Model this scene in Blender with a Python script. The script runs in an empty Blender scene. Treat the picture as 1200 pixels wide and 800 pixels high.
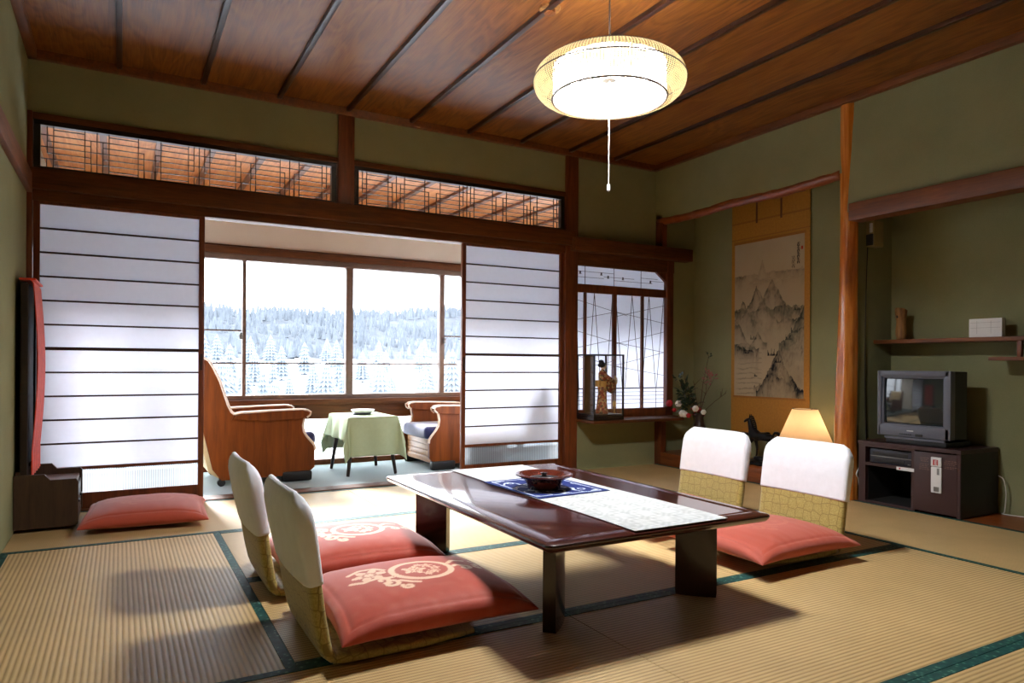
import bpy, bmesh, math, random
from mathutils import Vector, Matrix, noise
PI = math.pi
scn = bpy.context.scene
COL = scn.collection
random.seed(7)

# ---------------------------------------------------------------- materials
def srgb(r, g, b):
    def f(c):
        c /= 255.0
        return c / 12.92 if c <= .04045 else ((c + .055) / 1.055) ** 2.4
    return (f(r), f(g), f(b), 1)

class NT:
    def __init__(s, name):
        s.m = bpy.data.materials.new(name); s.m.use_nodes = True
        s.t = s.m.node_tree; s.t.nodes.clear()
        s.out = s.n('ShaderNodeOutputMaterial')
    def n(s, typ, **kw):
        nd = s.t.nodes.new(typ)
        for k, v in kw.items(): setattr(nd, k, v)
        return nd
    def l(s, a, b): s.t.links.new(a, b)
    def bsdf(s, col=None, rough=.5, spec=.5, metal=0, coat=0, sheen=0):
        b = s.n('ShaderNodeBsdfPrincipled')
        if col is not None: b.inputs['Base Color'].default_value = col
        b.inputs['Roughness'].default_value = rough
        b.inputs['Specular IOR Level'].default_value = spec
        b.inputs['Metallic'].default_value = metal
        b.inputs['Coat Weight'].default_value = coat
        b.inputs['Coat Roughness'].default_value = .08
        b.inputs['Sheen Weight'].default_value = sheen
        s.l(b.outputs[0], s.out.inputs[0]); s.b = b
        return b
    def coord(s, kind='Object', scale=(1, 1, 1), rot=(0, 0, 0)):
        tc = s.n('ShaderNodeTexCoord'); mp = s.n('ShaderNodeMapping')
        mp.inputs['Scale'].default_value = scale; mp.inputs['Rotation'].default_value = rot
        s.l(tc.outputs[kind], mp.inputs[0]); return mp.outputs[0]
    def noise(s, vec, scale=5, detail=4, rough=.55, dist=0):
        n = s.n('ShaderNodeTexNoise'); s.l(vec, n.inputs['Vector'])
        n.inputs['Scale'].default_value = scale; n.inputs['Detail'].default_value = detail
        n.inputs['Roughness'].default_value = rough; n.inputs['Distortion'].default_value = dist
        return n.outputs['Fac']
    def ramp(s, fac, stops):
        r = s.n('ShaderNodeValToRGB'); s.l(fac, r.inputs[0])
        e = r.color_ramp.elements
        while len(e) < len(stops): e.new(.5)
        for i, (p, c) in enumerate(stops):
            e[i].position = p; e[i].color = c if len(c) == 4 else (*c, 1)
        return r.outputs[0]
    def math(s, op, a, b=None, c=None):
        m = s.n('ShaderNodeMath', operation=op)
        for i, v in enumerate((a, b, c)):
            if v is None: continue
            if isinstance(v, (int, float)): m.inputs[i].default_value = v
            else: s.l(v, m.inputs[i])
        return m.outputs[0]
    def mix(s, fac, a, b, blend='MIX'):
        m = s.n('ShaderNodeMix', data_type='RGBA', blend_type=blend)
        for i, v in ((0, fac), (6, a), (7, b)):
            if isinstance(v, (int, float)): m.inputs[i].default_value = v
            elif isinstance(v, tuple): m.inputs[i].default_value = v
            else: s.l(v, m.inputs[i])
        return m.outputs[2]
    def bump(s, h, strength=.3, dist=.01):
        b = s.n('ShaderNodeBump'); b.inputs['Strength'].default_value = strength
        b.inputs['Distance'].default_value = dist
        s.l(h, b.inputs['Height']); s.l(b.outputs[0], s.b.inputs['Normal'])

def plain(name, col, rough=.5, spec=.5, metal=0, coat=0, vary=.12, scale=18, bump=.05, sheen=0):
    t = NT(name); t.bsdf(col, rough, spec, metal, coat, sheen)
    v = t.coord()
    n = t.noise(v, scale, 5)
    d = tuple(c * (1 - vary) for c in col[:3]) + (1,)
    u = tuple(min(1, c * (1 + vary)) for c in col[:3]) + (1,)
    t.l(t.ramp(n, [(.3, d), (.7, u)]), t.b.inputs['Base Color'])
    if bump: t.bump(n, bump, .002)
    return t.m

def wood(name, c1, c2, axis='X', rough=.35, coat=.0, scale=1.0, spec=.5, bump=.05):
    t = NT(name); t.bsdf(None, rough, spec, 0, coat)
    st = {'X': (1.2, 16, 16), 'Y': (16, 1.2, 16), 'Z': (16, 16, 1.2)}[axis]
    v = t.coord(scale=tuple(a * scale for a in st))
    n = t.noise(v, 2.2, 6, .6, .6)
    v2 = t.coord(scale=tuple(a * scale * 4 for a in st))
    n2 = t.noise(v2, 3, 3, .5)
    f = t.math('ADD', t.math('MULTIPLY', n, .75), t.math('MULTIPLY', n2, .25))
    t.l(t.ramp(f, [(.32, c1), (.66, c2)]), t.b.inputs['Base Color'])
    if bump: t.bump(f, bump, .002)
    return t.m

def board(name, c1, c2, c3):               # flat-sawn ceiling boards: long cathedral grain along Y
    t = NT(name); t.bsdf(None, .42, .32, 0, 0)
    v = t.coord(scale=(2.6, .5, 1)); n = t.noise(v, 1.7, 3, .5, .7)
    w = t.math('SINE', t.math('MULTIPLY', n, 60))
    v2 = t.coord(scale=(60, 2.0, 1)); n2 = t.noise(v2, 2, 4, .6)
    f = t.math('ADD', t.math('MULTIPLY', w, .09), t.math('MULTIPLY', n2, .7))
    big = t.noise(t.coord(scale=(1.3, .6, 1)), 1.3, 3)
    f = t.math('ADD', f, t.math('MULTIPLY', big, .35))
    t.l(t.ramp(f, [(.28, c1), (.5, c2), (.8, c3)]), t.b.inputs['Base Color'])
    t.bump(f, .06, .002)
    return t.m

def M_tatami():
    t = NT('woven_rush'); t.bsdf(None, .48, .45)
    tc = t.n('ShaderNodeTexCoord'); sp = t.n('ShaderNodeSeparateXYZ'); t.l(tc.outputs['Object'], sp.inputs[0])
    rib = t.math('SINE', t.math('MULTIPLY', sp.outputs[1], 2 * PI / .0165))
    rib = t.math('ADD', t.math('MULTIPLY', rib, .5), .5)
    ribs = t.math('POWER', rib, .7)
    tw = t.math('SINE', t.math('MULTIPLY', sp.outputs[0], 2 * PI / .006))
    tw = t.math('ADD', t.math('MULTIPLY', tw, .5), .5)
    n1 = t.noise(t.coord(scale=(8, 90, 1)), 2, 4, .6)
    n2 = t.noise(t.coord(scale=(1, 1, 1)), 2.2, 4, .6)
    f = t.math('ADD', t.math('MULTIPLY', ribs, .55), t.math('MULTIPLY', n1, .3))
    f = t.math('ADD', f, t.math('MULTIPLY', tw, .10))
    c = t.ramp(f, [(.1, srgb(138, 108, 64)), (.4, srgb(188, 158, 106)), (.8, srgb(212, 184, 134))])
    blot = t.ramp(n2, [(.3, (.86, .84, .80, 1)), (.7, (1.04, 1.02, 1, 1))])
    c = t.mix(1.0, c, blot, 'MULTIPLY')
    t.l(c, t.b.inputs['Base Color'])
    t.bump(t.math('ADD', ribs, t.math('MULTIPLY', tw, .15)), .4, .002)
    return t.m

def M_heri():
    t = NT('green_brocade_edging'); t.bsdf(None, .6, .3)
    v = t.coord(scale=(1, 1, 1))
    vo = t.n('ShaderNodeTexVoronoi'); t.l(v, vo.inputs['Vector']); vo.inputs['Scale'].default_value = 55
    t.l(t.ramp(vo.outputs['Distance'], [(.12, srgb(92, 128, 112)), (.32, srgb(22, 74, 68)), (.8, srgb(14, 54, 52))]), t.b.inputs['Base Color'])
    return t.m

def M_gold():
    t = NT('gold_brocade'); t.bsdf(None, .55, .35, 0, 0, .3)
    v = t.coord(scale=(1, 1, 1))
    vo = t.n('ShaderNodeTexVoronoi', feature='DISTANCE_TO_EDGE'); t.l(v, vo.inputs['Vector'])
    vo.inputs['Scale'].default_value = 22; vo.inputs['Randomness'].default_value = .35
    line = t.ramp(vo.outputs['Distance'], [(.02, (0, 0, 0, 1)), (.05, (1, 1, 1, 1))])
    n = t.noise(t.coord(scale=(60, 60, 60)), 3, 3)
    base = t.ramp(n, [(.3, srgb(150, 132, 62)), (.7, srgb(186, 168, 98))])
    t.l(t.mix(line, srgb(134, 114, 54), base), t.b.inputs['Base Color'])
    t.bump(n, .15, .001)
    return t.m

def M_vcol(name, rough=.6, spec=.3, sheen=0, fine=.06, bump=0.0):
    t = NT(name); t.bsdf(None, rough, spec, 0, 0, sheen)
    a = t.n('ShaderNodeVertexColor'); a.layer_name = 'Col'
    n = t.noise(t.coord(scale=(1, 1, 1)), 240, 2)
    k = t.ramp(n, [(.3, (1 - fine,) * 3), (.7, (1 + fine,) * 3)])
    t.l(t.mix(1.0, a.outputs[0], k, 'MULTIPLY'), t.b.inputs['Base Color'])
    if bump: t.bump(n, bump, .001)
    return t.m

def M_paper(name, col, transl=.5):
    t = NT(name)
    n = t.noise(t.coord(), 30, 4)
    c = t.ramp(n, [(.3, tuple(x * .97 for x in col[:3]) + (1,)), (.7, col)])
    d = t.n('ShaderNodeBsdfDiffuse'); tr = t.n('ShaderNodeBsdfTranslucent'); mx = t.n('ShaderNodeMixShader')
    t.l(c, d.inputs[0]); t.l(c, tr.inputs[0]); mx.inputs[0].default_value = transl
    t.l(d.outputs[0], mx.inputs[1]); t.l(tr.outputs[0], mx.inputs[2]); t.l(mx.outputs[0], t.out.inputs[0])
    return t.m

def M_glass(name, tint=(1, 1, 1, 1), refl=.06, rough=.0, frost=0):
    t = NT(name)
    tr = t.n('ShaderNodeBsdfTransparent'); tr.inputs[0].default_value = tint
    gl = t.n('ShaderNodeBsdfGlossy'); gl.inputs['Roughness'].default_value = rough
    fr = t.n('ShaderNodeFresnel'); fr.inputs[0].default_value = 1.45
    mx = t.n('ShaderNodeMixShader')
    ge = t.n('ShaderNodeNewGeometry'); fb = t.math('SUBTRACT', 1, ge.outputs['Backfacing'])
    t.l(t.math('MULTIPLY', t.math('MULTIPLY', fr.outputs[0], refl / .04), fb), mx.inputs[0])
    t.l(tr.outputs[0], mx.inputs[1]); t.l(gl.outputs[0], mx.inputs[2])
    if frost:
        tl = t.n('ShaderNodeBsdfTranslucent'); tl.inputs[0].default_value = (.5, .52, .53, 1)
        w = t.n('ShaderNodeTexWave', bands_direction='X'); t.l(t.coord(), w.inputs[0]); w.inputs['Scale'].default_value = 26
        m2 = t.n('ShaderNodeMixShader')
        t.l(t.math('ADD', t.math('MULTIPLY', w.outputs['Fac'], .25), frost), m2.inputs[0])
        t.l(mx.outputs[0], m2.inputs[1]); t.l(tl.outputs[0], m2.inputs[2]); t.l(m2.outputs[0], t.out.inputs[0])
    else: t.l(mx.outputs[0], t.out.inputs[0])
    return t.m

def M_emit(name, col, s):
    t = NT(name); e = t.n('ShaderNodeEmission'); e.inputs[0].default_value = col; e.inputs[1].default_value = s
    t.l(e.outputs[0], t.out.inputs[0]); return t.m

def M_wall(name, c1, c2):
    t = NT(name); t.bsdf(None, .92, .12)
    v = t.coord(); n = t.noise(v, 3, 5, .6); n2 = t.noise(v, 160, 3, .7)
    f = t.math('ADD', t.math('MULTIPLY', n, .6), t.math('MULTIPLY', n2, .4))
    t.l(t.ramp(f, [(.35, c1), (.65, c2)]), t.b.inputs['Base Color'])
    t.bump(n2, .25, .0015)
    return t.m

def M_forest(name, dark, snow, scale, lo, hi):
    t = NT(name); t.bsdf(None, 1, 0)
    n = t.noise(t.coord(scale=(1, .35, 1.0)), scale, 8, .72)
    n2 = t.noise(t.coord(scale=(1, 1, 2)), scale * .12, 4, .6)
    f = t.math('ADD', t.math('MULTIPLY', n, .62), t.math('MULTIPLY', n2, .38))
    t.l(t.ramp(f, [(lo, dark), (hi, snow)]), t.b.inputs['Base Color'])
    return t.m

M = dict(
    tatami=M_tatami(), heri=M_heri(), gold=M_gold(),
    wall=M_wall('green_plaster', srgb(132, 132, 98), srgb(144, 144, 108)),
    white_wall=M_wall('white_plaster', srgb(196, 186, 170), srgb(206, 197, 182)),
    fusuma=M_wall('cream_paper', srgb(200, 190, 160), srgb(212, 202, 172)),
    woodX=wood('brown_timber_x', srgb(62, 34, 14), srgb(104, 58, 24), 'X', .6, spec=.25),
    woodY=wood('brown_timber_y', srgb(78, 40, 14), srgb(126, 68, 24), 'Y', .5),
    woodZ=wood('brown_timber_z', srgb(70, 32, 14), srgb(122, 62, 28), 'Z', .38),
    redY=wood('reddish_pole', srgb(100, 44, 18), srgb(148, 78, 32), 'Y', .36, .15),
    dark=wood('dark_stained_timber', srgb(22, 12, 8), srgb(40, 22, 14), 'X', .4),
    ceil=board('ceiling_boards', srgb(86, 48, 16), srgb(120, 70, 26), srgb(146, 94, 40)),
    batten=wood('batten_timber', srgb(30, 14, 8), srgb(62, 30, 14), 'Y', .3),
    ceil2=board('veranda_boards', srgb(158, 92, 44), srgb(196, 122, 64), srgb(216, 148, 88)),
    batten2=wood('veranda_batten', srgb(90, 48, 26), srgb(130, 74, 42), 'Y', .4),
    paper=M_paper('shoji_paper', (.82, .84, .90, 1), .36),
    ribbed=M_glass('ribbed_glass', (.42, .43, .45, 1), .05, .1, .3),
    glass=M_glass('window_glass', (1, 1, 1, 1), .04, 0),
    caseglass=M_glass('case_glass', (1, 1, 1, 1), .05, 0),
    frost=M_paper('frosted_glass', (.93, .95, .95, 1), .8),
    kumiko=plain('dark_lattice', srgb(46, 24, 14), .5),
    black=plain('black_lacquer', srgb(14, 11, 12), .3),
    lacq=wood('red_brown_lacquer', srgb(52, 17, 13), srgb(74, 27, 19), 'Y', .2, .6, .5, .6, 0),
    lacqleg=wood('dark_red_lacquer', srgb(38, 13, 11), srgb(52, 18, 14), 'Z', .22, .3, .5, .5, 0),
    cover=plain('white_cotton', srgb(236, 239, 248), .85, .15, vary=.03, scale=30, bump=.08, sheen=.2),
    cushion=M_vcol('salmon_damask', .62, .3, .25, .05, .1),
    cloth_white=M_vcol('white_lace', .8, .2, 0, .03, .15),
    indigo=M_vcol('indigo_cloth', .8, .2, 0, .05, .1),
    ink=M_vcol('ink_painting', .8, .15, 0, .03),
    silk=plain('ochre_silk', srgb(176, 124, 48), .6, .3, vary=.1, scale=60),
    silk2=plain('deep_ochre_silk', srgb(156, 104, 40), .55, .35, vary=.12, scale=80),
    strip=plain('brown_ribbon', srgb(98, 58, 26), .6),
    carpet=plain('pale_blue_carpet', srgb(160, 173, 176), .95, .1, vary=.1, scale=260, bump=.3),
    ply=wood('orange_plywood', srgb(90, 42, 8), srgb(130, 64, 14), 'Z', .5, .0, .6, .22),
    plylite=wood('honey_slats', srgb(120, 74, 24), srgb(156, 100, 40), 'X', .45),
    piping=plain('cream_piping', srgb(228, 206, 186), .5),
    navy=plain('navy_velvet', srgb(44, 48, 92), .8, .2, vary=.25, scale=30, sheen=.5),
    uphol=plain('cream_upholstery', srgb(214, 190, 140), .8, .2, sheen=.2),
    greencloth=plain('sage_tablecloth', srgb(174, 190, 158), .85, .15, vary=.03, scale=40, bump=.03),
    rubber=plain('black_caster', srgb(16, 15, 15), .5),
    steel=plain('grey_metal', srgb(150, 150, 150), .35, .5, .8),
    alu=plain('brown_aluminium', srgb(104, 82, 70), .45, .5, .1),
    rail=plain('pale_rail', srgb(176, 170, 170), .5),
    ceramic=plain('white_ceramic', srgb(238, 238, 236), .2, .5, vary=.02, bump=0),
    darkplate=plain('dark_plate', srgb(36, 44, 58), .3),
    redcer=plain('red_brown_glaze', srgb(84, 34, 24), .18, .6, coat=.5, vary=.25, scale=40),
    iron=plain('dark_bronze', srgb(26, 24, 26), .38, .5, .5, vary=.3, scale=40),
    redcloth=plain('scarlet_silk', srgb(222, 62, 20), .6, .3, vary=.15, scale=40, sheen=.3),
    dresser=wood('walnut_veneer', srgb(46, 30, 20), srgb(74, 52, 36), 'Z', .45),
    greytop=plain('grey_brown_top', srgb(120, 104, 98), .5),
    mirror=plain('mirror_glass', srgb(200, 205, 205), .03, .5, 1, vary=0, bump=0),
    tvgrey=plain('grey_plastic', srgb(92, 95, 108), .38, .5, vary=.03, bump=0),
    tvdark=plain('charcoal_plastic', srgb(26, 26, 28), .5, vary=.05),
    screen=plain('dark_screen', srgb(34, 40, 42), .06, .6, vary=0, bump=0, coat=.5),
    silver=plain('silver_mark', srgb(196, 196, 196), .4, vary=0, bump=0),
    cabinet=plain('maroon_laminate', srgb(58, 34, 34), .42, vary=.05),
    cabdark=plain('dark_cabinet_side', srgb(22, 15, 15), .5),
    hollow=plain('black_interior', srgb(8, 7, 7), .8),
    vcr=plain('slate_plastic', srgb(40, 44, 56), .4),
    whitepl=plain('white_plastic', srgb(222, 222, 222), .45, vary=.02, bump=0),
    red=plain('red_ink', srgb(176, 28, 38), .5, vary=0, bump=0),
    gold_ink=plain('dull_gold_ink', srgb(128, 96, 84), .5, vary=0, bump=0),
    beige=plain('beige_plastic', srgb(156, 138, 92), .5),
    bark=wood('pale_bark', srgb(96, 60, 30), srgb(176, 128, 72), 'Z', .7),
    shadeP=None,
    green=plain('dark_leaf', srgb(30, 52, 30), .45, vary=.3, scale=60),
    stem=plain('brown_twig', srgb(86, 62, 40), .7),
    petalW=plain('white_petal', srgb(232, 228, 216), .6, vary=.05),
    petalR=plain('crimson_petal', srgb(176, 26, 34), .6),
    petalP=plain('dusty_pink_petal', srgb(150, 92, 84), .6),
    bronze=plain('brown_vase', srgb(52, 34, 26), .35, .5, .2),
    skin=plain('pale_face', srgb(232, 206, 180), .5, vary=.02),
    hair=plain('black_hair', srgb(16, 12, 12), .4),
    kimono=None,
    obi=plain('gold_sash', srgb(190, 150, 80), .5, vary=.2, scale=90),
    dollback=plain('olive_backcloth', srgb(96, 70, 34), .8),
    cord=plain('dark_cord', srgb(30, 20, 16), .6),
    whitecord=plain('white_cord', srgb(214, 210, 200), .6),
    wire=plain('dark_wire', srgb(70, 52, 36), .5),
    tube=M_emit('lamp_tube', (.96, .97, .97, 1), 220),
    bulb=M_emit('bulb_glow', (1.0, .78, .52, 1), 50),
    shade=M_paper('lamp_paper', (.95, .93, .86, 1), .6),
    snow=plain('snow', srgb(206, 212, 218), .9, .1, vary=.1, scale=.02, bump=0),
    hillA=M_forest('hill_forest', srgb(70, 74, 80), srgb(90, 94, 100), .12, .40, .66),  # wood and snow tones kept close: distance haze put into the colour
    hillB=M_forest('near_slope', srgb(92, 98, 106), srgb(114, 120, 127), .35, .38, .60),  # far trees, low contrast in the colour stands in for valley haze
    conifer=M_forest('hazed_snowy_needles', srgb(116, 124, 133), srgb(142, 149, 156), 1.6, .38, .66),  # snowy needles, paled further in the colour to imitate haze
)
def M_kimono():
    t = NT('kimono_print'); t.bsdf(None, .6, .3)
    vo = t.n('ShaderNodeTexVoronoi'); t.l(t.coord(), vo.inputs['Vector']); vo.inputs['Scale'].default_value = 70
    sp = t.n('ShaderNodeSeparateColor'); t.l(vo.outputs['Color'], sp.inputs[0])
    t.l(t.ramp(sp.outputs[0], [(.0, srgb(120, 44, 34)), (.4, srgb(150, 84, 50)), (.62, srgb(188, 160, 110)), (.9, srgb(90, 70, 50))]), t.b.inputs['Base Color'])
    return t.m
M['kimono'] = M_kimono()
def M_wicker():
    t = NT('woven_cane')
    c = t.n('ShaderNodeAttribute'); c.attribute_name = 'uvw'
    sp = t.n('ShaderNodeSeparateXYZ'); t.l(c.outputs['Vector'], sp.inputs[0])
    a = t.math('ABSOLUTE', t.math('SINE', t.math('MULTIPLY', sp.outputs[0], PI * 150)))
    b = t.math('ABSOLUTE', t.math('SINE', t.math('MULTIPLY', sp.outputs[1], PI * 26)))
    f = t.math('MAXIMUM', t.math('POWER', a, 3), t.math('POWER', b, 3))
    hole = t.math('LESS_THAN', f, .42)
    d = t.n('ShaderNodeBsdfDiffuse'); d.inputs[0].default_value = srgb(238, 220, 170)
    tl = t.n('ShaderNodeBsdfTranslucent'); tl.inputs[0].default_value = srgb(240, 222, 172)
    m1 = t.n('ShaderNodeMixShader'); m1.inputs[0].default_value = .5
    t.l(d.outputs[0], m1.inputs[1]); t.l(tl.outputs[0], m1.inputs[2])
    tr = t.n('ShaderNodeBsdfTransparent'); m2 = t.n('ShaderNodeMixShader'); t.l(hole, m2.inputs[0])
    t.l(m1.outputs[0], m2.inputs[1]); t.l(tr.outputs[0], m2.inputs[2]); t.l(m2.outputs[0], t.out.inputs[0])
    return t.m
M['wicker'] = M_wicker()

# ---------------------------------------------------------------- mesh helpers
def nbm(): return bmesh.new()
def bx(bm, x0, x1, y0, y1, z0, z1, bev=0, rot=None, seg=2):
    c = Vector(((x0 + x1) / 2, (y0 + y1) / 2, (z0 + z1) / 2))
    r = bmesh.ops.create_cube(bm, size=1)
    vs = r['verts']
    bmesh.ops.scale(bm, vec=(abs(x1 - x0), abs(y1 - y0), abs(z1 - z0)), verts=vs)
    if bev:
        es = list({e for v in vs for e in v.link_edges})
        rr = bmesh.ops.bevel(bm, geom=es, offset=bev, segments=seg, affect='EDGES', profile=.6)
        vs = list({v for v in rr['verts']} | {v for v in vs if v.is_valid})
    if rot is not None: bmesh.ops.rotate(bm, cent=(0, 0, 0), matrix=rot, verts=vs)
    bmesh.ops.translate(bm, vec=c, verts=vs)
    return vs
def prism(bm, pts, axis, a0, a1):
    """polygon of 2-D points extruded along axis between a0 and a1"""
    def P(p, a):
        if axis == 'X': return (a, p[0], p[1])
        if axis == 'Y': return (p[0], a, p[1])
        return (p[0], p[1], a)
    A = [bm.verts.new(P(p, a0)) for p in pts]; B = [bm.verts.new(P(p, a1)) for p in pts]
    n = len(pts)
    bm.faces.new(A); bm.faces.new(B[::-1])
    for i in range(n): bm.faces.new((A[i], B[i], B[(i + 1) % n], A[(i + 1) % n]))
    return A + B
def tube(bm, pts, r, seg=8, cap=True):
    pts = [Vector(p) for p in pts]; n = len(pts)
    rs = r if isinstance(r, (list, tuple)) else [r] * n
    rings = []; up = None
    for i, p in enumerate(pts):
        d = (pts[min(i + 1, n - 1)] - pts[max(i - 1, 0)]).normalized()
        if up is None: up = Vector((0, 0, 1)) if abs(d.z) < .9 else Vector((1, 0, 0))
        s = d.cross(up).normalized(); u = s.cross(d).normalized(); up = u
        rings.append([bm.verts.new(p + rs[i] * (math.cos(2 * PI * k / seg) * s + math.sin(2 * PI * k / seg) * u)) for k in range(seg)])
    for a, b in zip(rings, rings[1:]):
        for k in range(seg): bm.faces.new((a[k], a[(k + 1) % seg], b[(k + 1) % seg], b[k]))
    if cap:
        bm.faces.new(rings[0][::-1]); bm.faces.new(rings[-1])
    return [v for q in rings for v in q]
def ring(bm, c, R, r, seg=48, ms=6):
    c = Vector(c); V = []
    for i in range(seg):
        a = 2 * PI * i / seg; row = []
        for k in range(ms):
            b = 2 * PI * k / ms; q = R + r * math.cos(b)
            row.append(bm.verts.new(c + Vector((q * math.cos(a), q * math.sin(a), r * math.sin(b)))))
        V.append(row)
    for i in range(seg):
        A, B = V[i], V[(i + 1) % seg]
        for k in range(ms): bm.faces.new((A[k], B[k], B[(k + 1) % ms], A[(k + 1) % ms]))
def lathe(bm, prof, c=(0, 0, 0), seg=32, capb=False, capt=False, fn=None):
    c = Vector(c); rows = []
    for (r, z) in prof:
        row = []
        for k in range(seg):
            a = 2 * PI * k / seg; rr = r * (fn(a, z) if fn else 1)
            row.append(bm.verts.new(c + Vector((rr * math.cos(a), rr * math.sin(a), z))))
        rows.append(row)
    for A, B in zip(rows, rows[1:]):
        for k in range(seg): bm.faces.new((A[k], A[(k + 1) % seg], B[(k + 1) % seg], B[k]))
    if capb: bm.faces.new(rows[0][::-1])
    if capt: bm.faces.new(rows[-1])
    return rows
def ball(bm, c, r, s=(1, 1, 1), sub=2):
    q = bmesh.ops.create_icosphere(bm, subdivisions=sub, radius=r)['verts']
    bmesh.ops.scale(bm, vec=s, verts=q); bmesh.ops.translate(bm, vec=c, verts=q); return q

def wloc(p):
    v = Vector((0, 0, 0))
    while p is not None: v = v + p.location; p = p.parent
    return v
def obj(name, bm, mat, parent=None, smooth=False, origin=None):
    off = wloc(parent) if parent is not None else (Vector(origin) if origin is not None else Vector((0, 0, 0)))
    if off.length: bmesh.ops.translate(bm, vec=-off, verts=bm.verts[:])
    bmesh.ops.recalc_face_normals(bm, faces=bm.faces[:])
    me = bpy.data.meshes.new(name); bm.to_mesh(me); bm.free()
    if isinstance(mat, (list, tuple)):
        for m in mat: me.materials.append(m)
    else: me.materials.append(mat)
    if smooth:
        for p in me.polygons: p.use_smooth = True
        if smooth != 'all':
            try: me.set_sharp_from_angle(angle=math.radians(38))
            except Exception: pass
    o = bpy.data.objects.new(name, me); COL.objects.link(o)
    if parent is not None: o.parent = parent
    elif origin is not None: o.location = origin
    return o
def tag(o, label, cat, group=None, kind=None):
    o['label'] = label; o['category'] = cat
    if group: o['group'] = group
    if kind: o['kind'] = kind
    return o
def thing(name, label, cat, loc, group=None):
    o = bpy.data.objects.new(name, None); COL.objects.link(o); o.location = loc
    o.empty_display_size = .05
    return tag(o, label, cat, group)
def struct(name, bm, mat, parent=None, label=None, smooth=False):
    o = obj(name, bm, mat, parent, smooth)
    if parent is None: o['kind'] = 'structure'
    if label: o['label'] = label
    return o
def sroot(name, loc=(0, 0, 0), label=None):
    o = bpy.data.objects.new(name, None); COL.objects.link(o); o.location = loc; o['kind'] = 'structure'
    if label: o['label'] = label
    return o
def copy_tree(o, parent=None):
    c = o.copy(); COL.objects.link(c)
    if parent is not None: c.parent = parent
    for ch in list(o.children): copy_tree(ch, c)
    return c
def BX(*a, **k):
    bm = nbm(); bx(bm, *a, **k); return bm
SKY, SUN, EXPO = 3.3, 14.0, 0.8

# ---------------------------------------------------------------- the room
XL, XR, YB, YF, XT, ZT = -.458, 4.03, 4.67, -1.6, 4.48, 2.515
VY, VX0, VX1, VZ = 5.85, -.455, 4.75, 2.2          # veranda: window wall, side walls, ceiling

bm = nbm(); bx(bm, XL - .06, XT + .1, YF - .06, 4.64, -.10, -.032); struct('floor', bm, M['dark'])

# walls
bm = nbm()
bx(bm, XL, 3.15, YB, YB + .07, 2.222, 2.6)
bx(bm, 3.15, XT, YB, YB + .07, 1.83, 2.6)
bx(bm, 3.15, XT, YB, YB + .07, -.03, .41)
bx(bm, 4.225, XT, YB, YB + .07, .41, 1.83)
struct('wall_back', bm, M['wall'])
bm = nbm(); bx(bm, XL - .06, XL, YF, YB + .07, -.03, 2.6); struct('wall_left', bm, M['wall'])
bm = nbm()
bx(bm, XR, XR + .05, 2.86, YB, 2.09, 2.6)
bx(bm, XR, XR + .05, YF, 2.86, 1.83, 2.6)
bx(bm, XR, XR + .05, YF, .55, -.03, 1.83)
struct('wall_right', bm, M['wall'])
bm = nbm()
bx(bm, XT, XT + .06, YF, YB + .07, -.03, 2.6)
bx(bm, XR + .075, XT, 2.83, 2.89, -.03, 2.6)
bx(bm, XR, XT, .5, .55, -.03, 2.6)
struct('wall_alcove', bm, M['wall'])
bm = nbm(); bx(bm, XR + .05, XT, .55, 2.83, 1.86, 1.9); bx(bm, XR + .05, XT, 2.89, YB, 2.35, 2.39); struct('ceiling_alcove', bm, M['woodY'])
bm = nbm(); bx(bm, XL, XR, YF - .06, YF, -.03, 2.6); struct('wall_front', bm, M['fusuma'])

# ceiling: boards one after another, battens under the joints
bm = nbm(); bx(bm, XL, XR, YF, YB, 2.56, 2.6); struct('ceiling', bm, M['ceil'])
bm = nbm()
for k in range(9):
    x = -.017 + .4465 * k
    bx(bm, x - .014, x + .014, YF, YB - .03, 2.535, 2.562, .004)
struct('trim_1', bm, M['batten'], label='dark battens running the length of the board ceiling', smooth=True)
bm = nbm()
bx(bm, XL, XR, YB - .045, YB + .0, ZT, 2.57, .005)
bx(bm, XL, XL + .045, YF, YB, ZT, 2.57, .005)
bx(bm, XR - .045, XR, YF, YB, ZT, 2.57, .005)
bx(bm, XL, XR, YF, YF + .045, ZT, 2.57, .005)
struct('trim_2', bm, M['woodY'], label='brown cornice around the board ceiling', smooth=True)

# posts and beams of the back wall
bm = nbm()
bx(bm, 1.262, 1.372, YB - .02, YB + .09, 1.9, ZT, .005)
bx(bm, 3.09, 3.208, YB - .02, YB + .09, -.03, ZT, .006)
bx(bm, XL, XL + .026, YB - .02, YB + .09, -.03, 2.23, .004)
struct('trim_3', bm, M['woodZ'], label='brown posts in the wall between room and veranda', smooth=True)
bm = nbm()
bx(bm, XL, 3.17, YB - .045, YB + .02, 1.80, 1.915, .006)
bx(bm, XL, 3.2, YB - .005, YB + .09, 1.742, 1.80, .003)
bx(bm, XL, 3.1, YB - .012, YB + .05, 2.19, 2.226, .003)
struct('trim_4', bm, M['woodX'], label='long brown lintel over the sliding paper doors', smooth=True)
bm = nbm(); bx(bm, 3.13, 4.37, YB - .10, YB, 1.757, 1.862, .006)
bx(bm, 3.2, 4.24, YB - .005, YB + .06, 1.655, 1.76, .002)
struct('trim_5', bm, M['woodX'], label='short thick beam over the study window beside the alcove', smooth=True)
bm = nbm(); bx(bm, 3.2, 4.13, 4.41, YB + .03, .388, .412, .004); bx(bm, 4.05, 4.24, 4.6, YB + .03, .388, .412, .003)
struct('trim_6', bm, M['woodX'], label='brown sill shelf under the study window', smooth=True)
bm = nbm()
bx(bm, XR, XR + .055, YB - .085, YB, 1.86, 2.14, .004); bx(bm, XR, XR + .055, YB - .085, YB, -.03, .39, .004)
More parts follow.
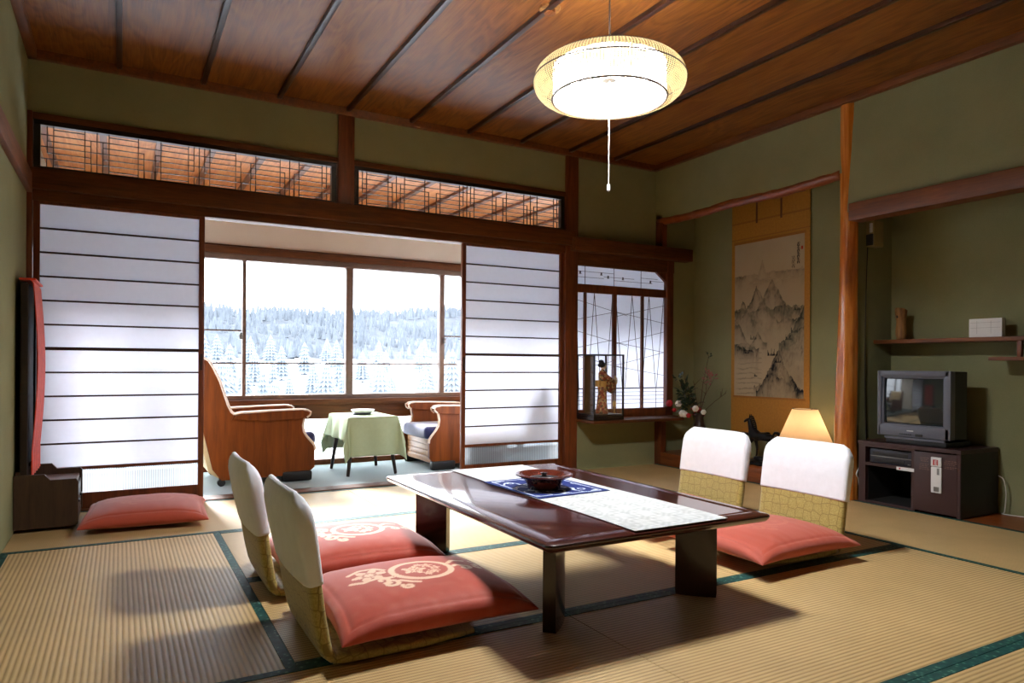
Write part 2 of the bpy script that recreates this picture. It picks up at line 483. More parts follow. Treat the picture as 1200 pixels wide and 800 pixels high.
struct('trim_7', bm, M['woodZ'], label='slim brown corner post beside the picture alcove', smooth=True)
bm = nbm(); bx(bm, XL, XL + .028, YF, YB - .02, 1.775, 1.885, .006); struct('trim_8', bm, M['woodY'], label='brown rail along the left wall', smooth=True)
bm = nbm(); bx(bm, XR - .035, XR + .085, YF, 2.81, 1.765, 1.876, .006); struct('trim_9', bm, M['woodY'], label='brown beam over the television alcove', smooth=True)
bm = nbm(); bx(bm, XR, XT, 2.89, YB, -.03, .103, .004); struct('trim_10', bm, M['redY'], label='raised reddish wooden step of the picture alcove', smooth=True)
bm = nbm(); bx(bm, XR + .055, XT, .55, 2.83, -.03, .0); struct('floor_alcove', bm, M['redY'])
bm = nbm(); bx(bm, XL, 3.2, 4.64, YB + .11, -.03, .008, .002); struct('trim_11', bm, M['woodX'], label='grooved wooden door track on the floor', smooth=True)

# the natural log pillar and the knotty alcove lintel
bm = nbm()
def logr(a, z):
    n = noise.noise(Vector((math.cos(a) * 1.2, math.sin(a) * 1.2, z * .9)))
    m = noise.noise(Vector((math.cos(a) * 2.6 + 5, math.sin(a) * 2.6, z * 1.7)))
    k = noise.noise(Vector((math.cos(a) * 5, math.sin(a) * 5, z * 6 + 9)))
    g = -.22 * math.exp(-((a - 4.15) / .18) ** 2) * max(0, 1 - abs(z - 2.05) / .35)
    return 1 + .12 * n + .10 * m + .03 * k + g
rows = []
N = 110
for i in range(N + 1):
    z = -.03 + i * 2.6 / N
    rows.append((.058 + .006 * math.sin(z * 2.1 + 1) + (.012 * max(0, (.7 - z))), z))
lathe(bm, rows, (0, 0, 0), 40, True, True, logr)
for v in bm.verts:
    v.co.x += .012 * math.sin(v.co.z * 1.5 + .4); v.co.y += .016 * math.sin(v.co.z * 1.15 + 1.2)
for v in bm.verts: v.co += Vector((4.075, 2.862, 0))
def M_log():
    t = NT('lacquered_log'); t.bsdf(None, .2, .55, 0, .6)
    n = t.noise(t.coord(scale=(9, 9, 1.1)), 2.0, 5, .6, .8)
    n2 = t.noise(t.coord(scale=(22, 22, 1.6)), 2.0, 4, .6, .3)
    f = t.math('ADD', t.math('MULTIPLY', n, .65), t.math('MULTIPLY', n2, .35))
    t.l(t.ramp(f, [(.28, srgb(136, 64, 20)), (.42, srgb(186, 102, 34)), (.58, srgb(214, 136, 58)), (.75, srgb(226, 166, 104))]), t.b.inputs['Base Color'])
    t.bump(f, .25, .006)
    return t.m
M['log'] = M_log()
struct('pillar', bm, M['log'], label='glossy orange natural log pillar between the two alcoves', smooth='all')
bm = nbm(); pts = []; rr = []
for i in range(60):
    y = 2.9 + i * (4.655 - 2.9) / 59
    pts.append((XR + .03, y, 2.083 + .006 * math.sin(y * 7) + .004 * noise.noise(Vector((y * 9, 0, 0)))))
    rr.append(.036 + .005 * noise.noise(Vector((y * 13, 3, 0))))
tube(bm, pts, rr, 14)
for v in bm.verts:
    v.co += v.co.normalized() * 0
    n = noise.noise(v.co * 38) * .004; v.co.x += n; v.co.z += n
struct('trim_12', bm, M['redY'], label='knotty reddish pole across the top of the picture alcove', smooth='all')

# sliding paper doors
def shoji(name, x0, x1, label):
    r = sroot(name, (x0, YB + .03, 0), label)
    y0, y1 = YB + .012, YB + .042; s = .031
    bm = nbm()
    bx(bm, x0, x0 + s, y0, y1, .008, 1.742, .003); bx(bm, x1 - s, x1, y0, y1, .008, 1.742, .003)
    bx(bm, x0 + s, x1 - s, y0, y1, 1.727, 1.742, 0); bx(bm, x0 + s, x1 - s, y0, y1, .008, .098, 0)
    bx(bm, x0 + s, x1 - s, y0 + .003, y1 - .003, .232, .248, 0)
    obj('door_frame', bm, M['woodZ'], r, True)
    bm = nbm(); st = (1.727 - .248) / 11
    for k in range(1, 11):
        z = 1.727 - st * k; h = .009 if k == 6 else .0048
        bx(bm, x0 + s, x1 - s, y0 + .004, y0 + (.02 if k == 6 else .014), z - h, z + h)
    obj('door_lattice', bm, M['kumiko'], r)
    obj('door_paper', BX(x0 + s - .002, x1 - s + .002, y1 - .012, y1 - .0112, .24, 1.735), M['paper'], r)
    obj('door_pane', BX(x0 + s - .002, x1 - s + .002, y0 + .014, y0 + .0148, .095, .235), M['ribbed'], r)
    bm = nbm(); xx = x1 - .016 if x0 < 1 else x0 + .016
    bx(bm, xx - .008, xx + .008, y0 - .002, y0 + .004, .80, .90, .002)
    obj('door_pull', bm, M['kumiko'], r)
    return r
shoji('door_1', -.430, .447, 'left sliding paper door, pushed against the left wall')
shoji('door_2', 2.197, 3.088, 'right sliding paper door, pushed against the brown post')

# openwork transoms
def transom(name, x0, x1, label):
    r = sroot(name, (x0, YB + .03, 1.92), label)
    z0, z1 = 1.933, 2.163; y0, y1 = YB - .004, YB + .04
    bm = nbm(); t = .032
    bx(bm, x0 - t, x1 + t, y0, y1, z1, z1 + t, .002); bx(bm, x0 - t, x1 + t, y0, y1, z0 - t + .012, z0, .002)
    bx(bm, x0 - t, x0, y0, y1, z0, z1, .002); bx(bm, x1, x1 + t, y0, y1, z0, z1, .002)
    obj('window_frame', bm, M['black'], r)
    bm = nbm(); yl, yh = YB + .012, YB + .020; w = .0022
    n = 6; sp = (x1 - x0) / n
    zs = [z0 + (z1 - z0) * (k + .5) / 7 for k in range(7)]
    for k, z in enumerate(zs):
        if k % 2 == 1 or k in (0, 6):
            if k in (0, 6):
                for j in range(n): bx(bm, x0 + sp * j + .06, x0 + sp * (j + 1) - .06, yl, yh, z - w, z + w)
            else: bx(bm, x0, x1, yl, yh, z - w, z + w)
        else:
            for j in range(n): bx(bm, x0 + sp * j + .028, x0 + sp * (j + 1) - .028, yl, yh, z - w, z + w)
    for j in range(n + 1):
        c = x0 + sp * j
        for d in (-.06, .06):
            if x0 < c + d < x1: bx(bm, c + d - w, c + d + w, yl, yh, z0, z1)
        lo, hi = [(zs[2], z1), (zs[1], zs[5]), (z0, zs[4])][j % 3]
        for d, a, b in ((-.03, lo, hi), (.03, lo, hi), (-.028, z0, zs[1]), (.028, z0, zs[1])):
            if x0 < c + d < x1: bx(bm, c + d - w, c + d + w, yl, yh, a, b)
        if j % 2 and 0 < j < n: bx(bm, c - w, c + w, yl, yh, z0, z1)
    obj('lattice', bm, M['kumiko'], r)
transom('window_1', -.397, 1.222, 'long openwork transom above the left paper door')
transom('window_2', 1.408, 3.052, 'long openwork transom above the right paper door')

# study window beside the picture alcove
r = sroot('window_3', (3.21, YB + .02, .41), 'small study window with slanting lattice, paper backed')
bm = nbm(); ya, yb = YB + .008, YB + .04
bx(bm, 4.158, 4.228, ya - .02, yb, .41, 1.76, .003)
bx(bm, 3.2, 4.158, ya, yb, 1.438, 1.506, .002); bx(bm, 3.2, 4.158, ya - .01, yb, .41, .482, .002)
for x, w in ((3.307, .010), (3.607, .018), (3.906, .011)): bx(bm, x - w, x + w, ya + .004, yb - .004, .482, 1.438)
prism(bm, [(4.045, 1.66), (4.16, 1.575), (4.16, 1.66)], 'Y', ya, yb)
obj('window_frame', bm, M['woodZ'], r, True)
obj('window_paper', BX(3.2, 4.2, yb - .006, yb - .005, .45, 1.70), M['paper'], r)
bm = nbm(); yt = yb - .0115
def bar(x0, z0, x1, z1, w=.0032): tube(bm, [(x0, yt, z0), (x1, yt, z1)], w, 4)
bar(3.2, .652, 4.158, .652, .005)
for z in (.62, .588, .556, .524): bar(3.2, z, 4.158, z, .0018)
for xa in (3.22, 3.618, 3.917):                          # tall narrow zigzags
    pass
for x0, x1, hi, lo in ((3.222, 3.262, 1.438, .482), (3.405, 3.345, 1.438, .66), (3.405, 3.475, 1.438, .66), (3.592, 3.53, 1.438, .66),
                       (3.625, 3.70, 1.438, .66), (3.80, 3.73, 1.438, .66), (3.80, 3.885, 1.438, .66), (3.985, 3.915, 1.438, .66),
                       (3.985, 4.065, 1.438, .66), (4.15, 4.075, 1.438, .66), (4.07, 4.07, .66, .482)):
    bar(x0, hi, x1, lo)
for z in (1.385, 1.13, .93):
    bar(3.2, z, 3.75, z - .12, .0018); bar(3.62, z - .09, 4.158, z - .17, .0018)
for z in (1.21, .98, .80): bar(3.2, z, 3.607, z + .08, .0018); bar(3.607, z + .04, 4.158, z + .16, .0018)
for x in (3.31, 3.605, 3.895): bar(x, 1.506, x, 1.657, .003)
for a, b, z in ((3.2, 3.60, 1.612), (3.2, 3.50, 1.565), (3.5, 3.82, 1.58), (3.6, 3.9, 1.555), (3.9, 4.08, 1.595), (3.9, 4.02, 1.555), (4.0, 4.15, 1.575)): bar(a, z, b, z, .0016)
for x, z in ((3.262, 1.60), (3.475, 1.60), (3.545, 1.578), (3.70, 1.575), (4.0, 1.565)):
    bx(bm, x - .011, x + .011, yt - .002, yt + .002, z - .010, z - .005); bx(bm, x - .006, x + .006, yt - .002, yt + .002, z - .004, z + .014)
obj('lattice', bm, M['kumiko'], r)

# ---------------------------------------------------------------- veranda
bm = nbm(); bx(bm, VX0, VX1, YB + .11, VY - .0, -.05, -.004); struct('floor_veranda', bm, M['dark'])
bm = nbm(); bx(bm, VX0 + .004, VX1 - .004, YB + .115, VY - .012, -.004, .004)
tag(obj('carpet', bm, M['carpet'], None, origin=(2.1, 5.3, 0)), 'pale blue fitted carpet on the sunlit veranda floor', 'carpet')
bm = nbm()
bx(bm, VX0 - .05, VX0, YB + .07, VY + .06, -.05, VZ + .1); bx(bm, VX1, VX1 + .05, YB + .07, VY + .06, -.05, VZ + .1)
bx(bm, XL, VX1, YB + .0705, YB + .09, 1.80, 1.90)
bx(bm, XL, VX1, YB + .0705, YB + .09, 2.20, 2.4)
bx(bm, VX0, VX1, VY, VY + .08, 1.765, VZ + .1)
struct('wall_veranda', bm, M['white_wall'])
bm = nbm(); bx(bm, VX0, VX1, YB + .05, VY + .06, VZ, VZ + .04); struct('ceiling_veranda', bm, M['ceil2'])
bm = nbm()
for k in range(15):
    x = -.40 + .30 * k; bx(bm, x - .018, x + .018, YB + .09, VY, VZ - .022, VZ + .001)
bx(bm, VX0, VX1, VY - .03, VY, VZ - .03, VZ)
struct('trim_13', bm, M['batten2'], label='battens under the veranda ceiling')
r = sroot('window_4', (2.1, VY, .585), 'wide veranda window looking out on snowy hills')
bm = nbm()
bx(bm, VX0, VX1, VY - .035, VY + .06, 1.700, 1.752, .003)
bx(bm, VX0, VX1, VY - .012, VY, 1.757, 1.768, 0)
bx(bm, VX0, VX1, VY - .06, VY + .08, .505, .552, .004)
bx(bm, VX0, VX1, VY - .01, VY + .03, .385, .505, 0)
bx(bm, VX0, VX1, VY - .012, VY + .05, -.004, .046, 0)
for x in (.0, 1.69, 3.38): bx(bm, x - .03, x + .03, VY + .0, VY + .06, .046, .385)
obj('window_frame', bm, M['woodX'], r, True)
bm = nbm()
bx(bm, VX0, VX1, VY, VY + .07, 1.655, 1.700, .002); bx(bm, VX0, VX1, VY, VY + .07, .552, .588, .002)
for k in range(-1, 6):
    x = .85 + .845 * k; w = .03 if k % 2 else .014
    if k == 0: w = .013
    bx(bm, x - w, x + w, VY + .005, VY + .065, .588, 1.655, .002)
for a, b in ((-.44, .83), (2.55, 3.36)):
    bx(bm, a, b, VY + .02, VY + .045, 1.094, 1.106)
    if a > 0: bx(bm, a + .0, a + .02, VY + .005, VY + .05, .588, 1.655, .002)
bx(bm, VX0, VX1, VY + .075, VY + .09, .836, .850)
obj('sash', bm, M['alu'], r, True)
bm = nbm()
for x in (.828, 2.572):
    bx(bm, x - .012, x + .006, VY - .012, VY + .01, 1.03, 1.085, .004)
    tube(bm, [(x - .006, VY - .01, 1.085), (x - .016, VY - .02, 1.06), (x - .010, VY - .022, 1.03)], .005, 6)
obj('latch', bm, M['steel'], r, True)
obj('window_pane', BX(VX0, VX1, VY + .034, VY + .036, .57, 1.68), M['glass'], r)
obj('window_pane', BX(VX0, VX1, VY + .034, VY + .036, .046, .385), M['frost'], r)

# ---------------------------------------------------------------- tatami
def tatami(x0, x1, y0, y1, label, along='X', edges=(1, 1)):
    g = .0015
    x0 += g; x1 -= g; y0 += g; y1 -= g
    cx, cy = (x0 + x1) / 2, (y0 + y1) / 2
    L, W = (x1 - x0, y1 - y0) if along == 'X' else (y1 - y0, x1 - x0)
    o = thing('tatami_mat', label, 'tatami mat', (cx, cy, -.032), 'tatami mats')
    o.rotation_euler.z = 0 if along == 'X' else PI / 2
    h = .030
    b = nbm(); bx(b, -L / 2, L / 2, -W / 2, W / 2, .0, .032)
    me = bpy.data.meshes.new('mat'); b.to_mesh(me); b.free(); me.materials.append(M['tatami'])
    q = bpy.data.objects.new('rush_surface', me); COL.objects.link(q); q.parent = o
    for s, e in ((-1, edges[0]), (1, edges[1])):
        if not e: continue
        b = nbm(); ya = s * (W / 2 - h); yb_ = s * (W / 2 + .0006)
        bx(b, -L / 2 - .0005, L / 2 + .0005, min(ya, yb_), max(ya, yb_), .002, .0336)
        me = bpy.data.meshes.new('edge'); b.to_mesh(me); b.free(); me.materials.append(M['heri'])
        q = bpy.data.objects.new('cloth_edging', me); COL.objects.link(q); q.parent = o
    return o
tatami(XL, .435, 1.995, 3.755, 'tatami mat along the left wall, its ribs running towards the veranda', 'Y')
tatami(XL, 1.33, 3.755, 4.64, 'tatami mat under the lone salmon cushion and dressing table')
tatami(1.33, 3.23, 3.755, 4.64, 'tatami mat just inside the right paper door')
tatami(.435, 2.19, 2.876, 3.755, 'tatami mat beneath the far end of the low table, in the bright window light')
tatami(2.19, 3.23, 2.876, 3.755, 'half tatami mat beyond the far right corner of the table')
tatami(.435, 2.19, 1.995, 2.876, 'tatami mat under the low table, between the left cushions and the middle')
tatami(2.19, 3.23, 1.995, 2.876, 'half tatami mat under the right pair of legless chairs')
tatami(XL, 1.33, 1.12, 1.995, 'tatami mat at the lower left corner, in front of the nearest left chair')
tatami(1.33, 3.23, 1.12, 1.995, 'tatami mat in front of the low table, at the lower right')
tatami(1.33, 3.23, .245, 1.12, 'tatami mat at the bottom right corner behind a double green border')
tatami(XL, 1.33, .245, 1.12, 'tatami mat nearest the viewer at the left wall')
tatami(XL, 1.33, YF, .245, 'tatami mat by the front wall on the left', 'X')
tatami(1.33, 3.23, YF, .245, 'tatami mat by the front wall in the middle', 'X')
tatami(3.23, 4.03, 2.876, 4.64, 'tatami mat in front of the picture alcove', 'Y')
tatami(3.23, 4.08, 1.12, 2.876, 'tatami mat in front of the television cabinet', 'Y')
tatami(3.23, 4.08, YF, 1.12, 'tatami mat by the right wall nearest the front', 'Y')

# ---------------------------------------------------------------- vertex painting
def paint(o, fn):
    me = o.data
    a = me.color_attributes.new('Col', 'FLOAT_COLOR', 'POINT')
    for i, v in enumerate(me.vertices): a.data[i].color = fn(v.co)
def lerp(a, b, t):
    t = max(0, min(1, t)); return tuple(a[i] + (b[i] - a[i]) * t for i in range(3)) + (1,)
def sstep(a, b, x):
    t = max(0, min(1, (x - a) / (b - a))); return t * t * (3 - 2 * t)
def polyline_d(px, py, pts):
    best = 9
    for (ax, ay), (bx_, by) in zip(pts, pts[1:]):
        dx, dy = bx_ - ax, by - ay
        t = max(0, min(1, ((px - ax) * dx + (py - ay) * dy) / (dx * dx + dy * dy + 1e-12)))
        d = math.hypot(px - ax - t * dx, py - ay - t * dy)
        if d < best: best = d
    return best

# ---------------------------------------------------------------- low table
TX0, TX1, TY0, TY1, TZ = 1.075, 2.015, 1.70, 3.13, .33
t = thing('low_table', 'low red-brown lacquered dining table with broad plank legs on the tatami', 'table', (1.545, 2.415, 0))
bm = nbm()
def rrect(x0, x1, y0, y1, r, n=5):
    P = []
    for cx, cy, a in ((x1 - r, y1 - r, 0), (x0 + r, y1 - r, 90), (x0 + r, y0 + r, 180), (x1 - r, y0 + r, 270)):
        for i in range(n + 1):
            b = math.radians(a + 90 * i / n); P.append((cx + r * math.cos(b), cy + r * math.sin(b)))
    return P
def layered(bm, layers):
    rows = [[bm.verts.new((x, y, z)) for x, y in P] for P, z in layers]
    n = len(rows[0])
    for A, B in zip(rows, rows[1:]):
        for k in range(n): bm.faces.new((A[k], A[(k + 1) % n], B[(k + 1) % n], B[k]))
    bm.faces.new(rows[0][::-1]); bm.faces.new(rows[-1])
def RR(i, r=.03): return rrect(TX0 + i, TX1 - i, TY0 + i, TY1 - i, max(.004, r - i))
layered(bm, [(RR(.05), TZ - .034), (RR(.028), TZ - .034), (RR(.012), TZ - .028), (RR(.003), TZ - .019), (RR(0), TZ - .012), (RR(.002), TZ - .006),
             (RR(.010), TZ - .003), (RR(.055), TZ - .0005), (RR(.060), TZ - .0022), (RR(.063), TZ - .0022), (RR(.068), TZ)])
obj('table_top', bm, M['lacq'], t, True)
bm = nbm()
bx(bm, TX0 + .13, TX1 - .13, TY0 + .13, TY1 - .13, TZ - .05, TZ - .03)
obj('apron', bm, M['lacqleg'], t)
for cx, cy, a in ((1.235, 1.915, 45), (1.865, 1.925, 135), (1.235, 2.93, -45), (1.865, 2.93, 45)):
    bm = nbm(); R = Matrix.Rotation(math.radians(a), 4, 'Z')
    # plank leg, slightly bowed in plan
    P = []
    for s in (1, -1):
        for i in range(9):
            u = -1 + 2 * i / 8; u *= s
            P.append((u * .074, s * (.021 + .006 * (1 - u * u))))
    P2 = [(p[0] * .97, p[1]) for p in P]
    layered(bm, [([(x * 1, y) for x, y in P2], .0022), (P, .02), (P, TZ - .034)])
    bmesh.ops.transform(bm, matrix=Matrix.Translation((cx, cy, 0)) @ R, verts=bm.verts[:])
    obj('leg', bm, M['lacqleg'], t, True)

# lace runner
def sheet(nx, ny, fn):
    bm = nbm(); V = [[bm.verts.new(fn(i / nx, j / ny)) for j in range(ny + 1)] for i in range(nx + 1)]
    for i in range(nx):
        for j in range(ny): bm.faces.new((V[i][j], V[i + 1][j], V[i + 1][j + 1], V[i][j + 1]))
    return bm
def slab(nx, ny, fn, th):                      # sheet with thickness
    bm = sheet(nx, ny, fn); bm.normal_update()
    r = bmesh.ops.solidify(bm, geom=bm.faces[:], thickness=th); return bm
RX0, RX1, RY0, RY1 = 1.40, 1.80, 1.705, 3.10
bm = slab(60, 200, lambda u, v: (RX0 + (RX1 - RX0) * u + .004 * math.sin(v * 9), RY0 + .004 + (RY1 - RY0) * v, TZ + .0035 + .0004 * noise.noise(Vector((u * 4, v * 12, 0)))), .002)
o = obj('table_runner', bm, M['cloth_white'], None, True, origin=(1.6, 2.42, TZ))
def lace(co):
    x, y = co.x, co.y
    a = math.sin(x * 130 + 2.5 * math.sin(y * 60)) * math.sin(y * 120 + 2 * math.sin(x * 70))
    n = noise.noise(Vector((x * 40, y * 40, 1)))
    return lerp(srgb(172, 177, 178), srgb(206, 209, 210), .55 + .5 * a + .4 * n)
paint(o, lace); tag(o, 'white lace runner laid along the low table', 'table runner')

# indigo cloth, turned on the runner
ca = math.radians(3)
mc = (1.565, 2.505); mw, ml = .175, .215
def mat_pt(u, v):
    a, b = (u - .5) * 2 * mw, (v - .5) * 2 * ml
    return (mc[0] + a * math.cos(ca) - b * math.sin(ca), mc[1] + a * math.sin(ca) + b * math.cos(ca), TZ + .0068 + .0006 * noise.noise(Vector((a * 20, b * 20, 4))))
bm = slab(90, 100, mat_pt, .0018)
o = obj('patterned_cloth', bm, M['indigo'], None, True, origin=(mc[0], mc[1], TZ))
def indigo(co):
    x, y = co.x / mw, co.y / ml
    base = srgb(22, 40, 104); w = srgb(206, 216, 232)
    k = 0
    m = max(abs(x), abs(y))
    if .86 < m < .90: k = .8
    if m < .84:
        n = noise.noise(Vector((x * 2.3 + 4, y * 2.3, 2))); n2 = noise.noise(Vector((x * 6, y * 6, 7)))
        k = 1 if abs(n) < .045 + .03 * n2 else 0
        if (int((x + 1) * 3.5) + int((y + 1) * 3.5)) % 3 == 0:
            r = math.hypot(((x + 1) * 3.5) % 1 - .5, ((y + 1) * 3.5) % 1 - .5)
            if .20 < r < .33: k = max(k, .8)
    return lerp(base, w, k)
paint(o, indigo); tag(o, 'blue and white patterned cloth lying under the bowl on the runner', 'cloth')

# glazed bowl with lid-like flared rim and hot-plate look
t = thing('glazed_bowl', 'wide red-brown glazed bowl with a flared rim on the blue cloth', 'bowl', (1.53, 2.455, TZ + .0075))
bm = nbm(); c = (1.53, 2.455, TZ + .0078)
pr = [(0.001, 0), (.062, 0), (.068, .004), (.072, .022), (.080, .036), (.092, .044), (.110, .051), (.118, .056), (.119, .061), (.112, .062),
      (.096, .054), (.084, .047), (.070, .038), (.055, .028), (.03, .022), (.001, .020)]
lathe(bm, pr, c, 48, False, False, lambda a, z: 1 + (.018 * math.sin(a * 12) if z > .05 else 0))
obj('bowl_body', bm, M['redcer'], t, 'all')
bm = nbm(); lathe(bm, [(.001, .030), (.055, .032), (.064, .040), (.060, .046), (.030, .050), (.012, .051), (.010, .058), (.016, .064), (.001, .066)], c, 36)
obj('inner_lid', bm, M['iron'], t, 'all')

# ---------------------------------------------------------------- zabuton cushions
def cushion_bm(a, b, H, n=150):
    bm = nbm()
    def pt(u, v, s):
        pin = .055
        x = a * u * (1 - pin * (1 - v * v)); y = b * v * (1 - pin * (1 - u * u))
        e = max(0, (1 - abs(u) ** 2.6)) * max(0, (1 - abs(v) ** 2.6))
        h = H / 2 * e ** .42
        lift = -.020 * (abs(u) * abs(v)) ** 3
        w = noise.noise(Vector((x * 7, y * 7, 3 + s))) * .005 * (1 - e) + noise.noise(Vector((x * 26, y * 9, s))) * .0022 * (1 - e * .7)
        # stitched tuck along the rim of the top face
        d = 1 - max(abs(u), abs(v)); tuck = -.003 * math.exp(-((d - .10) / .025) ** 2) if s > 0 else 0
        z = H / 2 * .90 + lift + s * h * (1.08 if s > 0 else .92) + w * (1 if s > 0 else .3) + tuck
        return (x, y, max(z, .001))
    T, B = [], []
    for i in range(n + 1):
        T.append([]); B.append([])
        for j in range(n + 1):
            u, v = -1 + 2 * i / n, -1 + 2 * j / n
            u = math.copysign(1 - (1 - abs(u)) ** 1.25, u) if u else 0; v = math.copysign(1 - (1 - abs(v)) ** 1.25, v) if v else 0
            rim = i in (0, n) or j in (0, n)
            tv = bm.verts.new(pt(u, v, 1)); T[i].append(tv)
            B[i].append(tv if rim else (bm.verts.new(pt(u, v, -1)) if (i % 4 == 0 and j % 4 == 0) or True else None))
    for i in range(n):
        for j in range(n):
            bm.faces.new((T[i][j], T[i + 1][j], T[i + 1][j + 1], T[i][j + 1]))
            q = (B[i][j], B[i][j + 1], B[i + 1][j + 1], B[i + 1][j])
            if len(set(q)) == 4 and set(q) != {T[i][j], T[i + 1][j], T[i + 1][j + 1], T[i][j + 1]}:
                try: bm.faces.new(q)
                except ValueError: pass
    return bm
def spiral(cx, cy, r0, a0, turns, sgn=1, n=26):
    P = []
    for i in range(n + 1):
        q = i / n; r = r0 * (1 - .78 * q); a = a0 + sgn * turns * 2 * PI * q
        P.append((cx + r * math.cos(a), cy + r * math.sin(a)))
    return P
OX = .03
SCR = [(spiral(-.135, -.088, .030, PI / 2, 1.0, -1), .0085), (spiral(-.092, -.128, .020, PI * .8, .9, 1), .0075), (spiral(-.150, -.050, .026, -PI / 2, .8, 1), .008),
       ([(-.100, -.03), (-.125, -.035), (-.16, -.02), (-.205, -.03), (-.24, -.01)], .009), ([(-.10, -.075), (-.075, -.10), (-.05, -.112)], .008), ([(-.115, .05), (-.14, .085), (-.185, .095), (-.225, .075)], .0085),
       ([(.112, .0), (.130, .012), (.150, .004)], .009), (spiral(.150, -.022, .024, PI / 2, .85, -1), .008), (spiral(.195, -.010, .022, PI / 2, .8, -1), .0075), ([(.112, .04), (.14, .075), (.18, .07)], .008),
       ([(.20, .012), (.225, .04), (.21, .075)], .008)]
def damask(base, pat):
    def f(co):
        x, y = co.x - OX, co.y
        k = 0
        if co.z > .055:
            # crest at the middle, scrolls to either side (along x)
            r = math.hypot(x * .92, y)
            k = 1 - sstep(.0085, .0115, abs(r - .092))
            if r < .074:
                for px, py, pr_ in ((-.026, .004, .043), (.030, .036, .022), (.048, .004, .021), (.032, -.032, .022), (.004, .048, .017), (.006, -.048, .019)):
                    d = math.hypot(x - px, y - py); a = math.atan2(y - py, x - px)
                    lim = pr_ * (.82 + .18 * math.cos(a * 5))
                    if d < lim:
                        k = 1 if (d < lim * .25 or (d > lim * .38 and math.cos(a * 10) > -.55)) else .35
            if r > .104 and abs(x) > .04:
                for P, w in SCR:
                    k = max(k, 1 - sstep(w * .75, w * 1.15, polyline_d(x, y, P)))
            d = math.hypot(x + .170, y - .028); a = math.atan2(y - .028, x + .170)
            lim = .058 * (.80 + .20 * math.cos(a * 6))                      # big peony beside the crest
            if d < lim: k = max(k, .95 if (math.cos(a * 6) > -.75 and abs(d - .020) > .003) or d < .012 else .3)
        n = noise.noise(Vector((x * 30, y * 30, 0))) * .06
        return lerp(base, pat, k * .92 + n)
    return f
salmon = srgb(172, 64, 44); crest = srgb(236, 202, 170)
_cm = obj('zabuton_cushion', cushion_bm(.315, .285, .135), M['cushion'], None, 'all')
paint(_cm, damask(salmon, crest))
_cm2 = obj('zabuton_cushion', cushion_bm(.315, .285, .125), M['cushion'], None, 'all')
paint(_cm2, damask(srgb(180, 78, 58), srgb(188, 94, 70)))
zg = 'salmon cushions'
def place_cushion(src, used, loc, rz, label, tilt=(0, 0)):
    o = src if not used else src.copy()
    if used: COL.objects.link(o)
    o.location = loc; o.rotation_euler = (tilt[0], tilt[1], rz)
    return tag(o, label, 'cushion', zg)
place_cushion(_cm, 0, (.845, 2.17, .034), 0, 'salmon cushion with a cream crest on the chair nearest the viewer')
place_cushion(_cm, 1, (.825, 2.82, .034), 0, 'salmon cushion with a cream crest on the second left chair, half hidden')
place_cushion(_cm2, 0, (2.50, 2.19, .034), math.radians(1), 'plain salmon cushion on the near right chair, beside the table leg')
place_cushion(_cm2, 1, (2.50, 2.85, .034), 0, 'plain salmon cushion on the far right chair, hidden behind the table')
place_cushion(_cm2, 1, (.128, 4.2, .002), math.radians(-4), 'lone salmon cushion on the floor in front of the paper door, beside the dressing table').scale = (.93, .95, 1)

